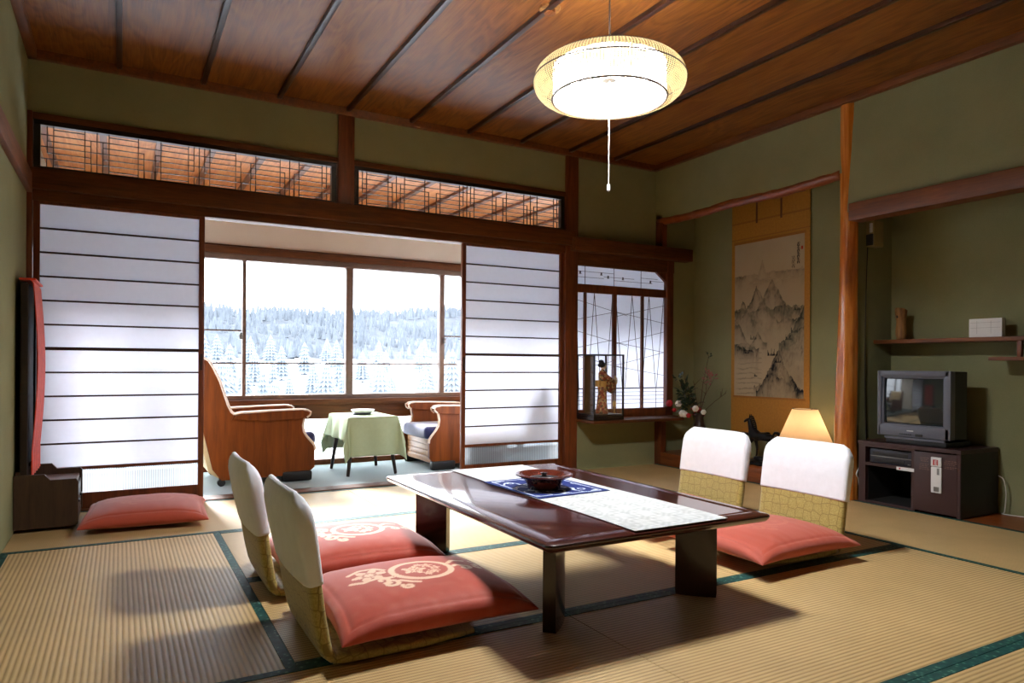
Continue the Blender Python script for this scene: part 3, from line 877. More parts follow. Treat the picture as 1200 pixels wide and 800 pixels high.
# ---------------------------------------------------------------- legless chairs
def chair_parts():
    """seat towards +X, back at x=0; origin at the foot of the back"""
    root = thing('legless_chair', 'x', 'floor chair', (0, 0, 0), 'legless floor chairs')
    W, T, H, L = .235, .040, .475, .47
    # side profile centreline : seat -> curve -> leaning back
    C = [(L, .016), (.30, .016), (.12, .016), (.055, .018), (.028, .022), (.014, .036), (.006, .060), (-.008, .13), (-.024, .24), (-.042, .34), (-.058, .42), (-.066, H - .012)]
    def prof(cs, half, ext=0):
        Lf, Rt = [], []
        for i, (x, z) in enumerate(cs):
            ax, az = cs[max(0, i - 1)]; b0, b1 = cs[min(len(cs) - 1, i + 1)]
            dx, dz = b0 - ax, b1 - az; l = math.hypot(dx, dz); nx, nz = -dz / l, dx / l
            h = half[i] if isinstance(half, list) else half
            Lf.append((x + nx * h, z + nz * h)); Rt.append((x - nx * h, z - nz * h))
        return Lf, Rt
    def shell(cs, half, w_of, nseg=14, name='x', mat=None, parent=None, rnd=.6):
        Lf, Rt = prof(cs, half); bm = nbm(); rows = []
        for i in range(len(cs)):
            (lx, lz), (rx, rz) = Lf[i], Rt[i]; w = w_of(i); row = []
            K = 20
            for k in range(K):
                a = 2 * PI * k / K; ca_, sa_ = math.cos(a), math.sin(a)
                yy = w * math.copysign(abs(ca_) ** (.16), ca_); s = math.copysign(abs(sa_) ** .5, sa_)
                mx, mz = (lx + rx) / 2, (lz + rz) / 2
                row.append(bm.verts.new((mx + (lx - rx) / 2 * s, yy, mz + (lz - rz) / 2 * s)))
            rows.append(row)
        for A, B in zip(rows, rows[1:]):
            for k in range(K): bm.faces.new((A[k], A[(k + 1) % K], B[(k + 1) % K], B[k]))
        bm.faces.new(rows[0][::-1]); bm.faces.new(rows[-1])
        return bm
    # backrest and seat as two parts meeting in the curve
    seatC = C[:5]; backC = C[4:]
    bm = shell(seatC, [.010, .013, .014, .015, .016], lambda i: W - (.02 if i == 0 else 0))
    for v in bm.verts: v.co.z = max(v.co.z, .002)
    obj('seat', bm, M['gold'], root, 'all')
    def wb(i):
        z = backC[i][1]; return W - max(0, (z - .41)) ** 2 * 11
    bm = shell(backC, [.016, .018, .019, .020, .021, .020, .015, .006], wb)
    for v in bm.verts:
        v.co.z = max(v.co.z, .002); v.co.x -= .012 * (1 - (v.co.y / W) ** 2) * min(1, v.co.z * 3)
    obj('backrest', bm, M['gold'], root, 'all')
    # white slip cover over the upper half
    cc = []
    for i in range(15):
        z = .236 + (.488 - .236) * i / 14
        x = -.024 - (z - .24) * .175
        cc.append((x, z))
    halfs = [.026, .027, .028, .029, .030, .031, .032, .032, .032, .032, .031, .029, .025, .018, .006]
    def wc(i):
        z = cc[i][1]; u = max(0, (z - .385) / .103)
        return (W + .006) * (1 - .22 * u ** 3.2)
    bm = shell(cc, halfs, wc)
    bmesh.ops.subdivide_edges(bm, edges=bm.edges[:], cuts=1, use_grid_fill=True)
    for v in bm.verts:
        v.co.x -= .012 * (1 - (v.co.y / W) ** 2)
        k = sstep(.36, .5, v.co.z) * sstep(.10, .22, abs(v.co.y))
        v.co.x += noise.noise(Vector((v.co.y * 60, v.co.z * 22, v.co.x * 30))) * .006 * k
        v.co.y += noise.noise(Vector((v.co.y * 20, v.co.z * 50, 3))) * .004 * k
        v.co.z += .006 * noise.noise(Vector((v.co.y * 14, 1, 1))) * sstep(.44, .5, v.co.z)
    obj('slip_cover', bm, M['cover'], root, 'all')
    return root
c0 = chair_parts()
def place_chair(i, x, y, rz, label):
    r = c0 if i == 0 else copy_tree(c0)
    r.location = (x, y, .0025); r.rotation_euler.z = rz; r['label'] = label
place_chair(0, .495, 2.165, 0, 'gold brocade legless chair nearest the viewer, back turned, white cover on top')
place_chair(1, .470, 2.82, 0, 'gold brocade legless chair behind the nearest one on the left side of the table')
place_chair(2, 2.835, 2.245, PI, 'gold brocade legless chair facing the table in front of the small lit lamp')
place_chair(3, 2.855, 2.855, PI, 'gold brocade legless chair facing the table in front of the horse figure')

# ---------------------------------------------------------------- pendant lamp
LC = Vector((1.766, 2.342, 0))
t = thing('pendant_lamp', 'lit round hanging lamp with woven cane shade above the table', 'lamp', (LC.x, LC.y, 2.56))
L3 = lambda z: (LC.x, LC.y, z)
bm = nbm()
prof = []
for i in range(19):
    a = i / 18
    # from the bottom rim round the bulge to the top rim
    ang = -PI / 2 + .30 + a * (PI - .72)
    prof.append((.235 + .080 * math.cos(ang) - .0, 2.026 + .072 * math.sin(ang)))
ly = bm.verts.layers.float_vector.new('uvw')
rows = lathe(bm, prof, L3(0), 72)
for i, row in enumerate(rows):
    for k, v in enumerate(row): v[ly] = (min(k, 72 - k) / 36.0 * .5, i / 18, 0)
obj('woven_shade', bm, M['wicker'], t, 'all')
bm = nbm(); lathe(bm, [(.232, 1.958), (.232, 2.085)], L3(0), 72); obj('inner_shade', bm, M['shade'], t, 'all')
bm = nbm(); lathe(bm, [(.231, 2.0855), (.12, 2.095), (.012, 2.098)], L3(0), 48); obj('top_cover', bm, M['shade'], t, 'all')
bm = nbm(); ring(bm, L3(1.955), .236, .0048); ring(bm, L3(2.092), .268, .003); ring(bm, L3(2.03), .3165, .0025); ring(bm, L3(2.062), .236, .0025)
for k in range(4):
    a = PI / 4 + k * PI / 2 + .5
    tube(bm, [(LC.x + .236 * math.cos(a), LC.y + .236 * math.sin(a), 1.957), (LC.x + .236 * math.cos(a), LC.y + .236 * math.sin(a), 2.088)], .0022, 6)
obj('wire_frame', bm, M['wire'], t, True)
bm = nbm(); ring(bm, L3(2.045), .15, .0145, 64, 10); obj('ring_tube', bm, M['tube'], t, 'all')
bm = nbm(); ring(bm, L3(2.045), .10, .0145, 64, 10); obj('ring_tube', bm, M['tube'], t, 'all')
bm = nbm(); lathe(bm, [(.001, 2.03), (.03, 2.03), (.04, 2.045), (.04, 2.075), (.02, 2.09), (.001, 2.095)], L3(0), 24)
for k in range(3):
    a = k * 2 * PI / 3; bx(bm, LC.x - .004, LC.x + .004, LC.y - .004, LC.y + .004, 2.06, 2.066)
    tube(bm, [(LC.x, LC.y, 2.065), (LC.x + .235 * math.cos(a), LC.y + .235 * math.sin(a), 2.065)], .004, 6)
obj('lamp_holder', bm, M['whitepl'], t, True)
bm = nbm(); tube(bm, [L3(2.09), L3(2.555)], .004, 8); obj('cord', bm, M['cord'], t, True)
bm = nbm(); lathe(bm, [(.001, 2.52), (.03, 2.53), (.04, 2.56)], L3(0), 24, False, True); obj('ceiling_cup', bm, M['batten'], t, True)
bm = nbm(); tube(bm, [L3(2.04), L3(1.60)], .0018, 6); q = obj('pull_cord', bm, M['whitecord'], t, True)
bm = nbm(); lathe(bm, [(.001, 1.57), (.007, 1.575), (.0065, 1.597), (.002, 1.602)], L3(0), 12); obj('knob', bm, M['whitepl'], q, True)

DX = 1.785
t = thing('fire_detector', 'small round fire detector on the wooden ceiling beside the lamp', 'detector', (DX, 2.84, 2.56))
bm = nbm(); lathe(bm, [(.052, 2.56), (.050, 2.548), (.030, 2.544)], (DX, 2.84, 0), 24); obj('base', bm, M['bark'], t, True)
bm = nbm(); lathe(bm, [(.03, 2.546), (.028, 2.53), (.010, 2.526), (.001, 2.526)], (DX, 2.84, 0), 20); obj('sensor_head', bm, M['woodY'], t, True)

# ---------------------------------------------------------------- dressing table with red-covered mirror
t = thing('dressing_table', 'low dark walnut dressing table standing against the left wall', 'dressing table', (-.32, 4.4, 0))
def side(y):
    bm = nbm(); P = [(-.455, .02), (-.20, .02), (-.185, .03), (-.185, .24), (-.195, .256), (-.305, .256), (-.33, .285), (-.455, .285)]
    prism(bm, P, 'Y', y, y + .022); obj('side_panel', bm, M['dresser'], t)
side(4.165); side(4.60)
obj('counter', BX(-.45, -.20, 4.19, 4.60, .205, .225, .003), M['greytop'], t)
bm = nbm(); bx(bm, -.45, -.19, 4.187, 4.60, .02, .05); bx(bm, -.45, -.43, 4.187, 4.60, .05, .30); obj('carcass', bm, M['dresser'], t)
for y0, y1 in ((4.19, 4.39), (4.395, 4.598)):
    d = obj('drawer', BX(-.215, -.192, y0, y1, .055, .20, .003), M['dresser'], t)
    bm = nbm(); ym = (y0 + y1) / 2; bx(bm, -.192, -.182, ym - .03, ym + .03, .12, .132, .003); obj('drawer_handle', bm, M['iron'], d)
obj('mirror_post', BX(-.432, -.402, 4.19, 4.222, .28, 1.235, .004), M['dark'], t)
obj('mirror_post', BX(-.432, -.402, 4.56, 4.592, .28, 1.235, .004), M['dark'], t)
obj('mirror_frame', BX(-.438, -.412, 4.222, 4.56, .32, 1.245, .004), M['dark'], t)
def cl(u, v):
    z = 1.262 - v * .985
    bulge = .030 + .022 * math.sin(PI * min(1, v * 1.15)) + .006 * math.sin(u * 26) * v
    x = -.418 + bulge * (.6 if v < .02 else 1)
    return (x, 4.215 + u * .36, z)
bm = slab(40, 40, cl, .004)
bx(bm, -.444, -.374, 4.215, 4.575, 1.252, 1.264, .004)
o = obj('mirror_cover', bm, M['redcloth'], None, True, origin=(-.39, 4.4, 1.0))
tag(o, 'long red silk cloth hanging over the dressing table mirror', 'cloth')

# ---------------------------------------------------------------- veranda armchairs
def armchair():
    cx, cy = .82, 5.40
    t = thing('wooden_armchair', 'x', 'armchair', (cx, cy, .0045), 'veranda armchairs')
    P = [(.600, .045), (.545, .12), (.490, .36), (.440, .60), (.415, .78), (.425, .85), (.455, .875), (.490, .872), (.515, .857), (.548, .802), (.587, .715), (.615, .627), (.638, .554), (.660, .507), (.690, .482),
         (1.15, .478), (1.148, .45), (1.138, .40), (1.145, .355), (1.165, .322), (1.205, .275), (1.222, .25), (1.226, .22), (1.224, .10), (1.20, .078), (1.02, .05)]
    Ptop = P[6:15]
    for s in (-1, 1):
        y = cy + s * .285; bm = nbm(); prism(bm, P, 'Y', y - .016, y + .016)
        p = obj('side_panel', bm, M['ply'], t)
        bm = nbm(); yo = y + s * .016
        tube(bm, [(x, yo - s * .008, z + .003) for x, z in Ptop + [(.72, .486)]], .011, 8)
        obj('edge_piping', bm, M['piping'], p, True)
        bm = nbm(); tube(bm, [(1.15, yo - s * .006, .47)] + [(x + .003, yo - s * .006, z) for x, z in P[16:23]], .010, 8)
        obj('edge_piping', bm, M['piping'], p, True)
        bm = nbm()
        A = [(.66, .455), (.68, .492), (.72, .502), (.95, .510), (1.13, .514), (1.17, .510), (1.192, .496), (1.186, .474), (1.165, .458), (1.12, .446), (.90, .440)]
        prism(bm, A, 'Y', y - .040, y + .040)
        es = [e for e in bm.edges if abs(e.verts[0].co.y - e.verts[1].co.y) < .01]
        bmesh.ops.bevel(bm, geom=es, offset=.010, segments=2, affect='EDGES')
        a = obj('armrest', bm, M['ply'], t, True)
        for q in (1, -1):
            bm = nbm(); tube(bm, [(x, y + q * .034, z + .001) for x, z in A[1:9]], .007, 8); obj('armrest_piping', bm, M['piping'], a, True)
        bm = nbm(); bx(bm, 1.0, 1.208, y - .03, y + .03, .0048, .078, .02); obj('foot', bm, M['rubber'], t, True)
        bm = nbm(); bmesh.ops.create_cone(bm, segments=16, radius1=.026, radius2=.026, depth=.03, cap_ends=True)
        bmesh.ops.transform(bm, matrix=Matrix.Translation((.60, y, .031)) @ Matrix.Rotation(PI / 2, 4, 'X'), verts=bm.verts[:])
        bx(bm, .585, .615, y - .012, y + .012, .04, .07); obj('caster', bm, M['rubber'], t, True)
    # upholstered back between the panels
    B = [(.595, .05), (.522, .10), (.462, .34), (.440, .60), (.424, .78), (.436, .845), (.475, .86), (.52, .82), (.575, .68), (.63, .50), (.70, .32), (.72, .22), (.70, .10)]
    bm = nbm(); prism(bm, B, 'Y', cy - .269, cy + .269); obj('backrest', bm, M['uphol'], t)
    # slatted seat front
    bm = nbm(); bx(bm, .66, 1.19, cy - .269, cy + .269, .055, .245)
    for k in range(4): bx(bm, 1.185, 1.197, cy - .262, cy + .262, .062 + k * .046, .104 + k * .046, .003)
    obj('seat_box', bm, M['plylite'], t, True)
    bm = nbm(); vs = bx(bm, .66, 1.245, cy - .262, cy + .262, .246, .345, .04, seg=4)
    for v in bm.verts:
        u = (v.co.x - .95) / .3; w = (v.co.y - cy) / .262
        if v.co.z > .30: v.co.z += .022 * (1 - u * u * .8) * (1 - w * w * .8) + .006 * noise.noise(v.co * 14)
    obj('seat_cushion', bm, M['navy'], t, 'all')
    return t
a = armchair(); a['label'] = 'orange plywood armchair on the left of the veranda, seen from its side'
b = copy_tree(a); b.location = (2.53, 5.42, .0045); b.rotation_euler.z = PI
b['label'] = 'orange plywood armchair on the right of the veranda, navy seat cushion facing the small table'

# ---------------------------------------------------------------- small veranda table with cloth
tc = (1.655, 5.335)
t = thing('side_table', 'small dark wooden table with splayed tapered legs under a green cloth on the veranda', 'table', (tc[0], tc[1], .0045))
obj('table_top', BX(tc[0] - .18, tc[0] + .18, tc[1] - .255, tc[1] + .255, .420, .438, .006), M['dark'], t, True)
obj('apron', BX(tc[0] - .14, tc[0] + .14, tc[1] - .21, tc[1] + .21, .385, .428), M['dark'], t)
for sx in (-1, 1):
    for sy in (-1, 1):
        bm = nbm(); tube(bm, [(tc[0] + sx * .13, tc[1] + sy * .18, .42), (tc[0] + sx * .185, tc[1] + sy * .235, .008)], [.021, .012], 12)
        obj('leg', bm, M['dark'], t, True)
hx, hy, dx_, dy_ = .185, .26, .175, .29
def clothpt(u, v):
    a = (u - .5) * 2 * (hx + dx_); b = (v - .5) * 2 * (hy + dy_)
    ox = max(0, abs(a) - hx); oy = max(0, abs(b) - hy); dr = math.hypot(ox, oy)
    bx_ = math.copysign(min(abs(a), hx), a); by_ = math.copysign(min(abs(b), hy), b)
    if dr < 1e-6: return (tc[0] + a, tc[1] + b, .449)
    nx, ny = math.copysign(ox / dr, a), math.copysign(oy / dr, b)
    corner = min(ox, oy) / (dr + 1e-6)
    fl = .012 + dr * (.10 + .26 * corner) + .008 * math.sin((a * abs(ny) + b * abs(nx)) * 30) * min(1, dr * 6)
    z = .449 - math.sqrt(max(0, dr * dr - (dr * .1) ** 2)) * (1 - .03 * corner)
    return (tc[0] + bx_ + nx * fl, tc[1] + by_ + ny * fl, z)
bm = slab(64, 84, clothpt, .002)
o = obj('tablecloth', bm, M['greencloth'], None, 'all', origin=(tc[0], tc[1], .45))
tag(o, 'pale green cloth draped over the small veranda table, corners hanging', 'tablecloth')
bm = nbm(); lathe(bm, [(.001, .4525), (.065, .4525), (.078, .457), (.076, .461), (.06, .457), (.001, .457)], (1.64, 5.33, 0), 32)
o = obj('round_tray', bm, M['darkplate'], None, 'all', origin=(1.64, 5.33, .4525)); tag(o, 'flat dark blue tray on the green tablecloth', 'tray')
bm = nbm(); lathe(bm, [(.001, .4605), (.06, .4605), (.08, .468), (.092, .486), (.090, .488), (.076, .472), (.055, .466), (.001, .465)], (1.655, 5.34, 0), 32)
o = obj('white_dish', bm, M['ceramic'], None, 'all', origin=(1.655, 5.34, .4605)); tag(o, 'shallow white dish sitting on the dark tray on the veranda table', 'dish')

# ---------------------------------------------------------------- doll in a glass case
t = thing('display_case', 'glass display case with black edges on the window sill shelf', 'display case', (3.352, 4.54, .412))
x0, x1, y0, y1, z0, z1 = 3.205, 3.50, 4.42, 4.66, .413, .932
bm = nbm(); bx(bm, x0, x1, y0, y1, z0, z0 + .035, .004); bx(bm, x0 + .008, x1 - .008, y0 + .008, y1 - .008, z0 + .035, z0 + .045); obj('case_base', bm, M['black'], t, True)
bm = nbm(); w = .006
for x in (x0 + w, x1 - w):
    for y in (y0 + w, y1 - w): bx(bm, x - w, x + w, y - w, y + w, z0 + .03, z1)
for y in (y0 + w, y1 - w): bx(bm, x0, x1, y - w, y + w, z1 - .011, z1)
for x in (x0 + w, x1 - w): bx(bm, x - w, x + w, y0, y1, z1 - .011, z1)
obj('case_frame', bm, M['black'], t)
bm = nbm(); bx(bm, x0 + .012, x1 - .012, y0 + .004, y0 + .0055, z0 + .045, z1 - .011); obj('glass_pane', bm, M['caseglass'], t)
bm = nbm(); bx(bm, x1 - .0055, x1 - .004, y0 + .012, y1 - .012, z0 + .045, z1 - .011); obj('glass_pane', bm, M['caseglass'], t)
bm = nbm(); bx(bm, x0 + .004, x0 + .0055, y0 + .012, y1 - .012, z0 + .045, z1 - .011); obj('glass_pane', bm, M['caseglass'], t)
obj('back_panel', BX(x0 + .075, x0 + .175, y1 - .010, y1 - .006, z0 + .045, z1 - .011), M['dollback'], t)
dc = Vector((3.372, 4.535, z0 + .045))
t = thing('kimono_doll', 'small doll in a patterned red and gold kimono standing inside the glass case', 'doll', dc)
bm = nbm()
prof = [(.001, 0), (.052, 0), (.050, .02), (.040, .08), (.034, .16), (.038, .215), (.036, .235), (.031, .26), (.034, .30), (.033, .325), (.018, .345), (.011, .352), (.009, .36)]
lathe(bm, prof, dc, 28, False, True, lambda a, z: 1 + .10 * math.sin(a * 3 + z * 8) * (1 if z < .2 else .3))
obj('kimono', bm, M['kimono'], t, 'all')
bm = nbm()
for s, pp in ((-1, [(0, -.02, .315), (.03, -.045, .28), (.065, -.04, .26), (.09, -.02, .272)]), (1, [(0, .02, .315), (.03, .04, .27), (.07, .035, .245), (.10, .02, .255)])):
    tube(bm, [dc + Vector(p) for p in pp], [.016, .021, .019, .012], 12)
for s in (-1, 1):                       # long hanging sleeves
    P = [(.02, .29), (.085, .275), (.095, .21), (.06, .16), (.025, .175), (.005, .22)]
    prism(bm, [(dc.x + p[0], dc.z + p[1]) for p in P], 'Y', dc.y + s * .040 - .006, dc.y + s * .040 + .006)
obj('sleeves', bm, M['kimono'], t, True)
bm = nbm(); lathe(bm, [(.037, .212), (.042, .22), (.042, .255), (.036, .262)], dc, 24); bx(bm, dc.x - .060, dc.x - .035, dc.y - .028, dc.y + .028, dc.z + .215, dc.z + .268, .010)
obj('sash', bm, M['obi'], t, True)
bm = nbm(); ball(bm, dc + Vector((.006, 0, .378)), .0235, (1, .92, 1.16), 3); tube(bm, [dc + Vector((0, 0, .335)), dc + Vector((.003, 0, .37))], .009, 10)
ball(bm, dc + Vector((.031, 0, .374)), .004, (1, 1, 1.2), 1)
obj('head', bm, M['skin'], t, 'all')
for p in ((.098, -.018, .273), (.108, .018, .256)):
    bm = nbm(); ball(bm, dc + Vector(p), .010, (1.3, .7, .8), 2); obj('hand', bm, M['skin'], t, 'all')
bm = nbm(); ball(bm, dc + Vector((-.006, 0, .392)), .027, (1.05, 1.1, .95), 3); ball(bm, dc + Vector((-.014, 0, .418)), .018, (1.2, 1, .8), 2); ball(bm, dc + Vector((-.030, 0, .388)), .014, (1, 1.2, 1.2), 2)
tube(bm, [dc + Vector((-.01, -.035, .42)), dc + Vector((-.01, .035, .415))], .002, 6)
obj('hair', bm, M['hair'], t, 'all')
bm = nbm()
for i in range(7):
    a = math.radians(-50 + i * 16)
    prism(bm, [(dc.x + .105, dc.z + .262), (dc.x + .105 + .05 * math.cos(a), dc.z + .262 + .05 * math.sin(a)), (dc.x + .105 + .05 * math.cos(a + .25), dc.z + .262 + .05 * math.sin(a + .25))], 'Y', dc.y + .002 + i * .0006, dc.y + .003 + i * .0006)
o = obj('folding_fan', bm, M['obi'], None, False, origin=(dc.x + .105, dc.y, dc.z + .262)); tag(o, 'tiny gold folding fan held out by the kimono doll', 'fan')
bm = nbm(); c = (3.466, 4.50, z0 + .0455); lathe(bm, [(.012, 0), (.014, .004), (.004, .010), (.004, .05), (.014, .055), (.017, .085), (.010, .10), (.001, .104)], c, 6, True)
o = obj('toy_lantern', bm, M['obi'], None, False, origin=c); tag(o, 'tiny wooden lantern standing beside the doll inside the glass case', 'lantern')

# ---------------------------------------------------------------- hanging scroll
t = thing('hanging_scroll', 'tall hanging scroll with an ink landscape on ochre silk in the alcove', 'scroll', (XT - .012, 3.84, .30))
xs = XT - .012
SY0, SY1, SZ0, SZ1 = 3.452, 4.215, .295, 2.235
PY0, PY1, PZ0, PZ1 = 3.500, 4.180, .603, 1.848
obj('mount', BX(xs, xs + .003, SY0, SY1, SZ0, SZ1), M['silk'], t)
for b_ in ((SY0 + .001, SY1 - .001, 2.015, 2.03), (SY0 + .001, SY1 - .001, 1.885, 1.893), (PY0 - .012, PY1 + .012, PZ1, PZ1 + .02), (PY0 - .012, PY1 + .012, PZ0 - .016, PZ0)):
    obj('silk_band', BX(xs - .0012, xs + .0005, *b_), M['silk2'], t)
for y in (3.955, 3.715): obj('ribbon', BX(xs - .002, xs - .0005, y - .009, y + .009, 2.0, 2.23), M['strip'], t)
bm = nbm(); tube(bm, [(xs - .006, SY0 - .02, SZ0), (xs - .006, SY1 + .02, SZ0)], .011, 14); obj('roller', bm, M['dark'], t, True)
NY, NZ = 170, 300
bm = sheet(NY, NZ, lambda u, v: (xs - .0018, PY1 - (PY1 - PY0) * u, PZ0 + (PZ1 - PZ0) * v))
pic = obj('picture', bm, M['ink'], t)
def fbm(x, y, s=0, o=4): 
    r = 0; a = .5
    for _ in range(o):
        r += a * noise.noise(Vector((x, y, s))); x *= 2.1; y *= 2.1; a *= .5
    return r
tw = wloc(t)
def inkf(co):
    u = (PY1 - (co.y + tw.y)) / (PY1 - PY0); v = ((co.z + tw.z) - PZ0) / (PZ1 - PZ0)
    paper = lerp(srgb(186, 170, 142), srgb(172, 154, 124), .5 + .6 * fbm(u * 2, v * 3, 9))
    ink = 0
    def mass(ridge, depth, s, strength, tex=14, rough=1.0):
        nonlocal ink
        r = ridge + rough * (.060 * fbm(u * 6, s, s) + .030 * fbm(u * 22, s, s))
        d = r - v
        if d > 0:
            f = math.exp(-d / depth)
            cr = abs(fbm(u * 9 + v * 3, v * 7 - u * 5, s + 2)) ; cr = max(0, 1 - cr * 9)          # dry brush creases
            wash = .42 + .8 * fbm(u * 5 + s, v * 7, s)
            st = .5 + 1.0 * fbm(u * 34 - v * 16, v * 26, s + 5)
            ink = max(ink, strength * max(0, min(1, f * (wash + .5 * cr * st + .30 * math.exp(-d / .02) * st + .15 * st))))
            if ink < strength * .12 and d < .03: ink = strength * .12
    def peak(c, w, h, b): return b + h * max(0, 1 - abs(u - c) / w) ** 1.25
    mass(peak(.42, .06, .10, .79), .05, 1, .50, rough=.5)
    mass(peak(.10, .10, .04, .75), .025, 2, .30, rough=.6); mass(peak(.70, .05, .035, .76), .03, 3, .30, rough=.6); mass(peak(.97, .09, .05, .74), .03, 3.5, .30, rough=.6)
    mass(peak(.56, .26, .21, .55), .14, 4, .58)
    mass(peak(.33, .16, .15, .57), .11, 5, .70)
    mass(peak(.13, .15, .15, .49), .09, 6, .66)
    if u < .38: mass(.47 - u * .50 + .03 * math.sin(u * 20), .07, 7, .92)
    if u < .30: mass(.35 - u * .22, .05, 7.5, .95)
    if v > .30 and u < .5: mass(peak(.36, .10, .07, .345), .05, 8, .8, rough=.5)
    if u > .5: mass(peak(1.0, .60, .44, .12), .20, 9, .92)
    if u > .66: mass(.34 + .25 * (u - .66), .22, 9.5, 1.0)
    if u > .34: mass(peak(.66, .30, .25, .05), .14, 10, 1.0)
    if v < .16 and u > .3: mass(peak(.60, .4, .10, .045), .05, 11, .75)
    # pines: short upright strokes in clusters
    for (cx, cz, n, h) in ((.58, .26, 9, .05), (.66, .22, 6, .035), (.88, .40, 6, .05), (.80, .36, 5, .04), (.30, .37, 6, .03), (.92, .54, 5, .03), (.20, .28, 4, .02), (.34, .13, 3, .02)):
        if abs(u - cx) < .11 and -.02 < v - cz < h + .02:
            for i in range(n):
                xx = cx + (i - n / 2) * .016 + .004 * math.sin(i * 5); hh = h * (.6 + .4 * math.sin(i * 2.3 + 1))
                if 0 < v - cz < hh and abs(u - xx) < .0075 * (1.1 - (v - cz) / hh): ink = max(ink, .9)
    if v < .30 and u < .42 and abs(math.sin(v * 95 + 2.5 * fbm(u * 5, v * 20, 20))) > .93: ink = max(ink, .22 * sstep(0, .1, u))
    ink *= .72 + .5 * sstep(-.25, .25, fbm(u * 3.2, v * 4.2, 30))
    mist = sstep(.05, .25, fbm(u * 3, v * 6 + 2, 40)); ink *= 1 - .55 * mist
    # signature column and seal at the upper right
    if .90 < u < .94 and .82 < v < .95 and math.sin(v * 260) * math.sin(u * 300 + v * 90) > -.1: ink = max(ink, .75)
    if .835 < u < .875 and .80 < v < .87 and math.sin(v * 240) * math.sin(u * 260 + v * 70) > .1: ink = max(ink, .6)
    c = lerp(paper[:3], srgb(28, 30, 36), min(1, ink * 1.35))
    if .955 < u < .98 and .905 < v < .925: c = srgb(176, 48, 36)
    if .3 < v < .7 and ink > .3: c = lerp(c[:3], srgb(96, 104, 84), .25)
    return c
paint(pic, inkf)

# ---------------------------------------------------------------- alcove: flowers, horse, lamp
vc = Vector((4.21, 4.315, .1045))
bm = nbm(); lathe(bm, [(.001, 0), (.045, 0), (.05, .01), (.042, .03), (.05, .09), (.062, .16), (.058, .22), (.036, .275), (.032, .31), (.045, .34), (.042, .342), (.028, .31), (.028, .24), (.001, .23)], vc, 28)
tag(obj('flower_vase', bm, M['bronze'], None, 'all', origin=vc), 'dark brown vase standing in the corner of the picture alcove', 'vase')
t = thing('flower_arrangement', 'arrangement of white and crimson flowers with tall twigs in the alcove vase', 'flowers', vc + Vector((0, 0, .30)))
top = vc + Vector((0, 0, .33)); base = vc + Vector((0, 0, .25))
random.seed(3)
def twig(pts, r=.0045): 
    bm = nbm(); tube(bm, pts, [r * (1 - .6 * i / (len(pts) - 1)) for i in range(len(pts))], 6); return bm
ends = [(4.20, 4.205, .925), (4.22, 4.235, .80), (4.19, 4.15, .72), (4.25, 4.06, .63), (4.2, 4.37, .70), (4.17, 4.47, .60), (4.15, 4.53, .72), (4.2, 4.50, .76)]
tips = []
for e in ends:
    e = Vector(e); m = top.lerp(e, .5) + Vector((random.uniform(-.02, .02), random.uniform(-.03, .03), .02))
    obj('twig', twig([base, top, m, e]), M['stem'], t, True); tips.append((m, e))
    for k in range(3):
        q = m.lerp(e, random.random()); f = q + Vector((random.uniform(-.04, .04), random.uniform(-.05, .05), random.uniform(.02, .07)))
        obj('twig', twig([q, f], .0026), M['stem'], t, True); tips.append((q, f))
def leaf(bm, p, d, L, W):
    d = Vector(d).normalized(); s = d.cross(Vector((random.uniform(-1, 1), random.uniform(-1, 1), 1))).normalized(); n = s.cross(d)
    pts = []
    for u, w in ((0, .05), (.25, .8), (.55, 1), (.8, .6), (1, .02)):
        c = p + d * L * u + n * (.15 * L * math.sin(u * PI)); pts.append((c - s * W * w, c + n * .002, c + s * W * w))
    V = [[bm.verts.new(q) for q in r] for r in pts]
    for a, b in zip(V, V[1:]):
        for k in range(2): bm.faces.new((a[k], a[k + 1], b[k + 1], b[k]))
def foliage(name, cen, rad, n, L, W, mat):
    bm = nbm()
    for _ in range(n):
        v = Vector((random.gauss(0, 1), random.gauss(0, 1), random.gauss(0, 1))).normalized() * random.random() ** .5
        p = Vector(cen) + Vector((v.x * rad[0], v.y * rad[1], v.z * rad[2]))
        leaf(bm, p, v + Vector((0, 0, .3)), L * random.uniform(.7, 1.2), W)
    bm.normal_update(); bmesh.ops.solidify(bm, geom=bm.faces[:], thickness=.001)
    o = obj(name, bm, mat, t, True); return o
foliage('leaves', (4.18, 4.45, .62), (.05, .07, .10), 60, .055, .013, M['green'])
foliage('leaves', (4.18, 4.40, .52), (.06, .09, .07), 50, .06, .014, M['green'])
foliage('leaves', (4.15, 4.51, .74), (.03, .04, .03), 9, .04, .010, M['green'])
foliage('leaves', (4.2, 4.205, .915), (.015, .03, .03), 6, .025, .008, M['green'])
foliage('pink_leaves', (4.2, 4.19, .75), (.03, .06, .06), 22, .035, .010, M['petalP'])
foliage('pink_leaves', (4.2, 4.33, .45), (.05, .07, .04), 26, .035, .010, M['petalR'])
def flower(name, p, r, mat):
    bm = nbm(); p = Vector(p); f = Vector((-.8, -.55, .25)).normalized(); s = f.cross(Vector((0, 0, 1))).normalized(); u = s.cross(f)
    for ringn, (nn, rr, tilt) in enumerate(((6, 1, .25), (5, .7, .55), (3, .4, .9))):
        for k in range(nn):
            a = 2 * PI * k / nn + ringn * .4; d = (math.cos(a) * s + math.sin(a) * u)
            c = p + d * r * .5 * rr + f * r * tilt * .5
            q = ball(bm, (0, 0, 0), r * .5 * rr, (1, 1, .25), 2)
            R = (d * .6 + f).normalized().to_track_quat('Z', 'Y').to_matrix().to_4x4()
            bmesh.ops.transform(bm, matrix=Matrix.Translation(c) @ R, verts=q)
    return obj(name, bm, mat, t, 'all')
flower('crimson_flower', (4.08, 4.54, .525), .034, M['petalR'])
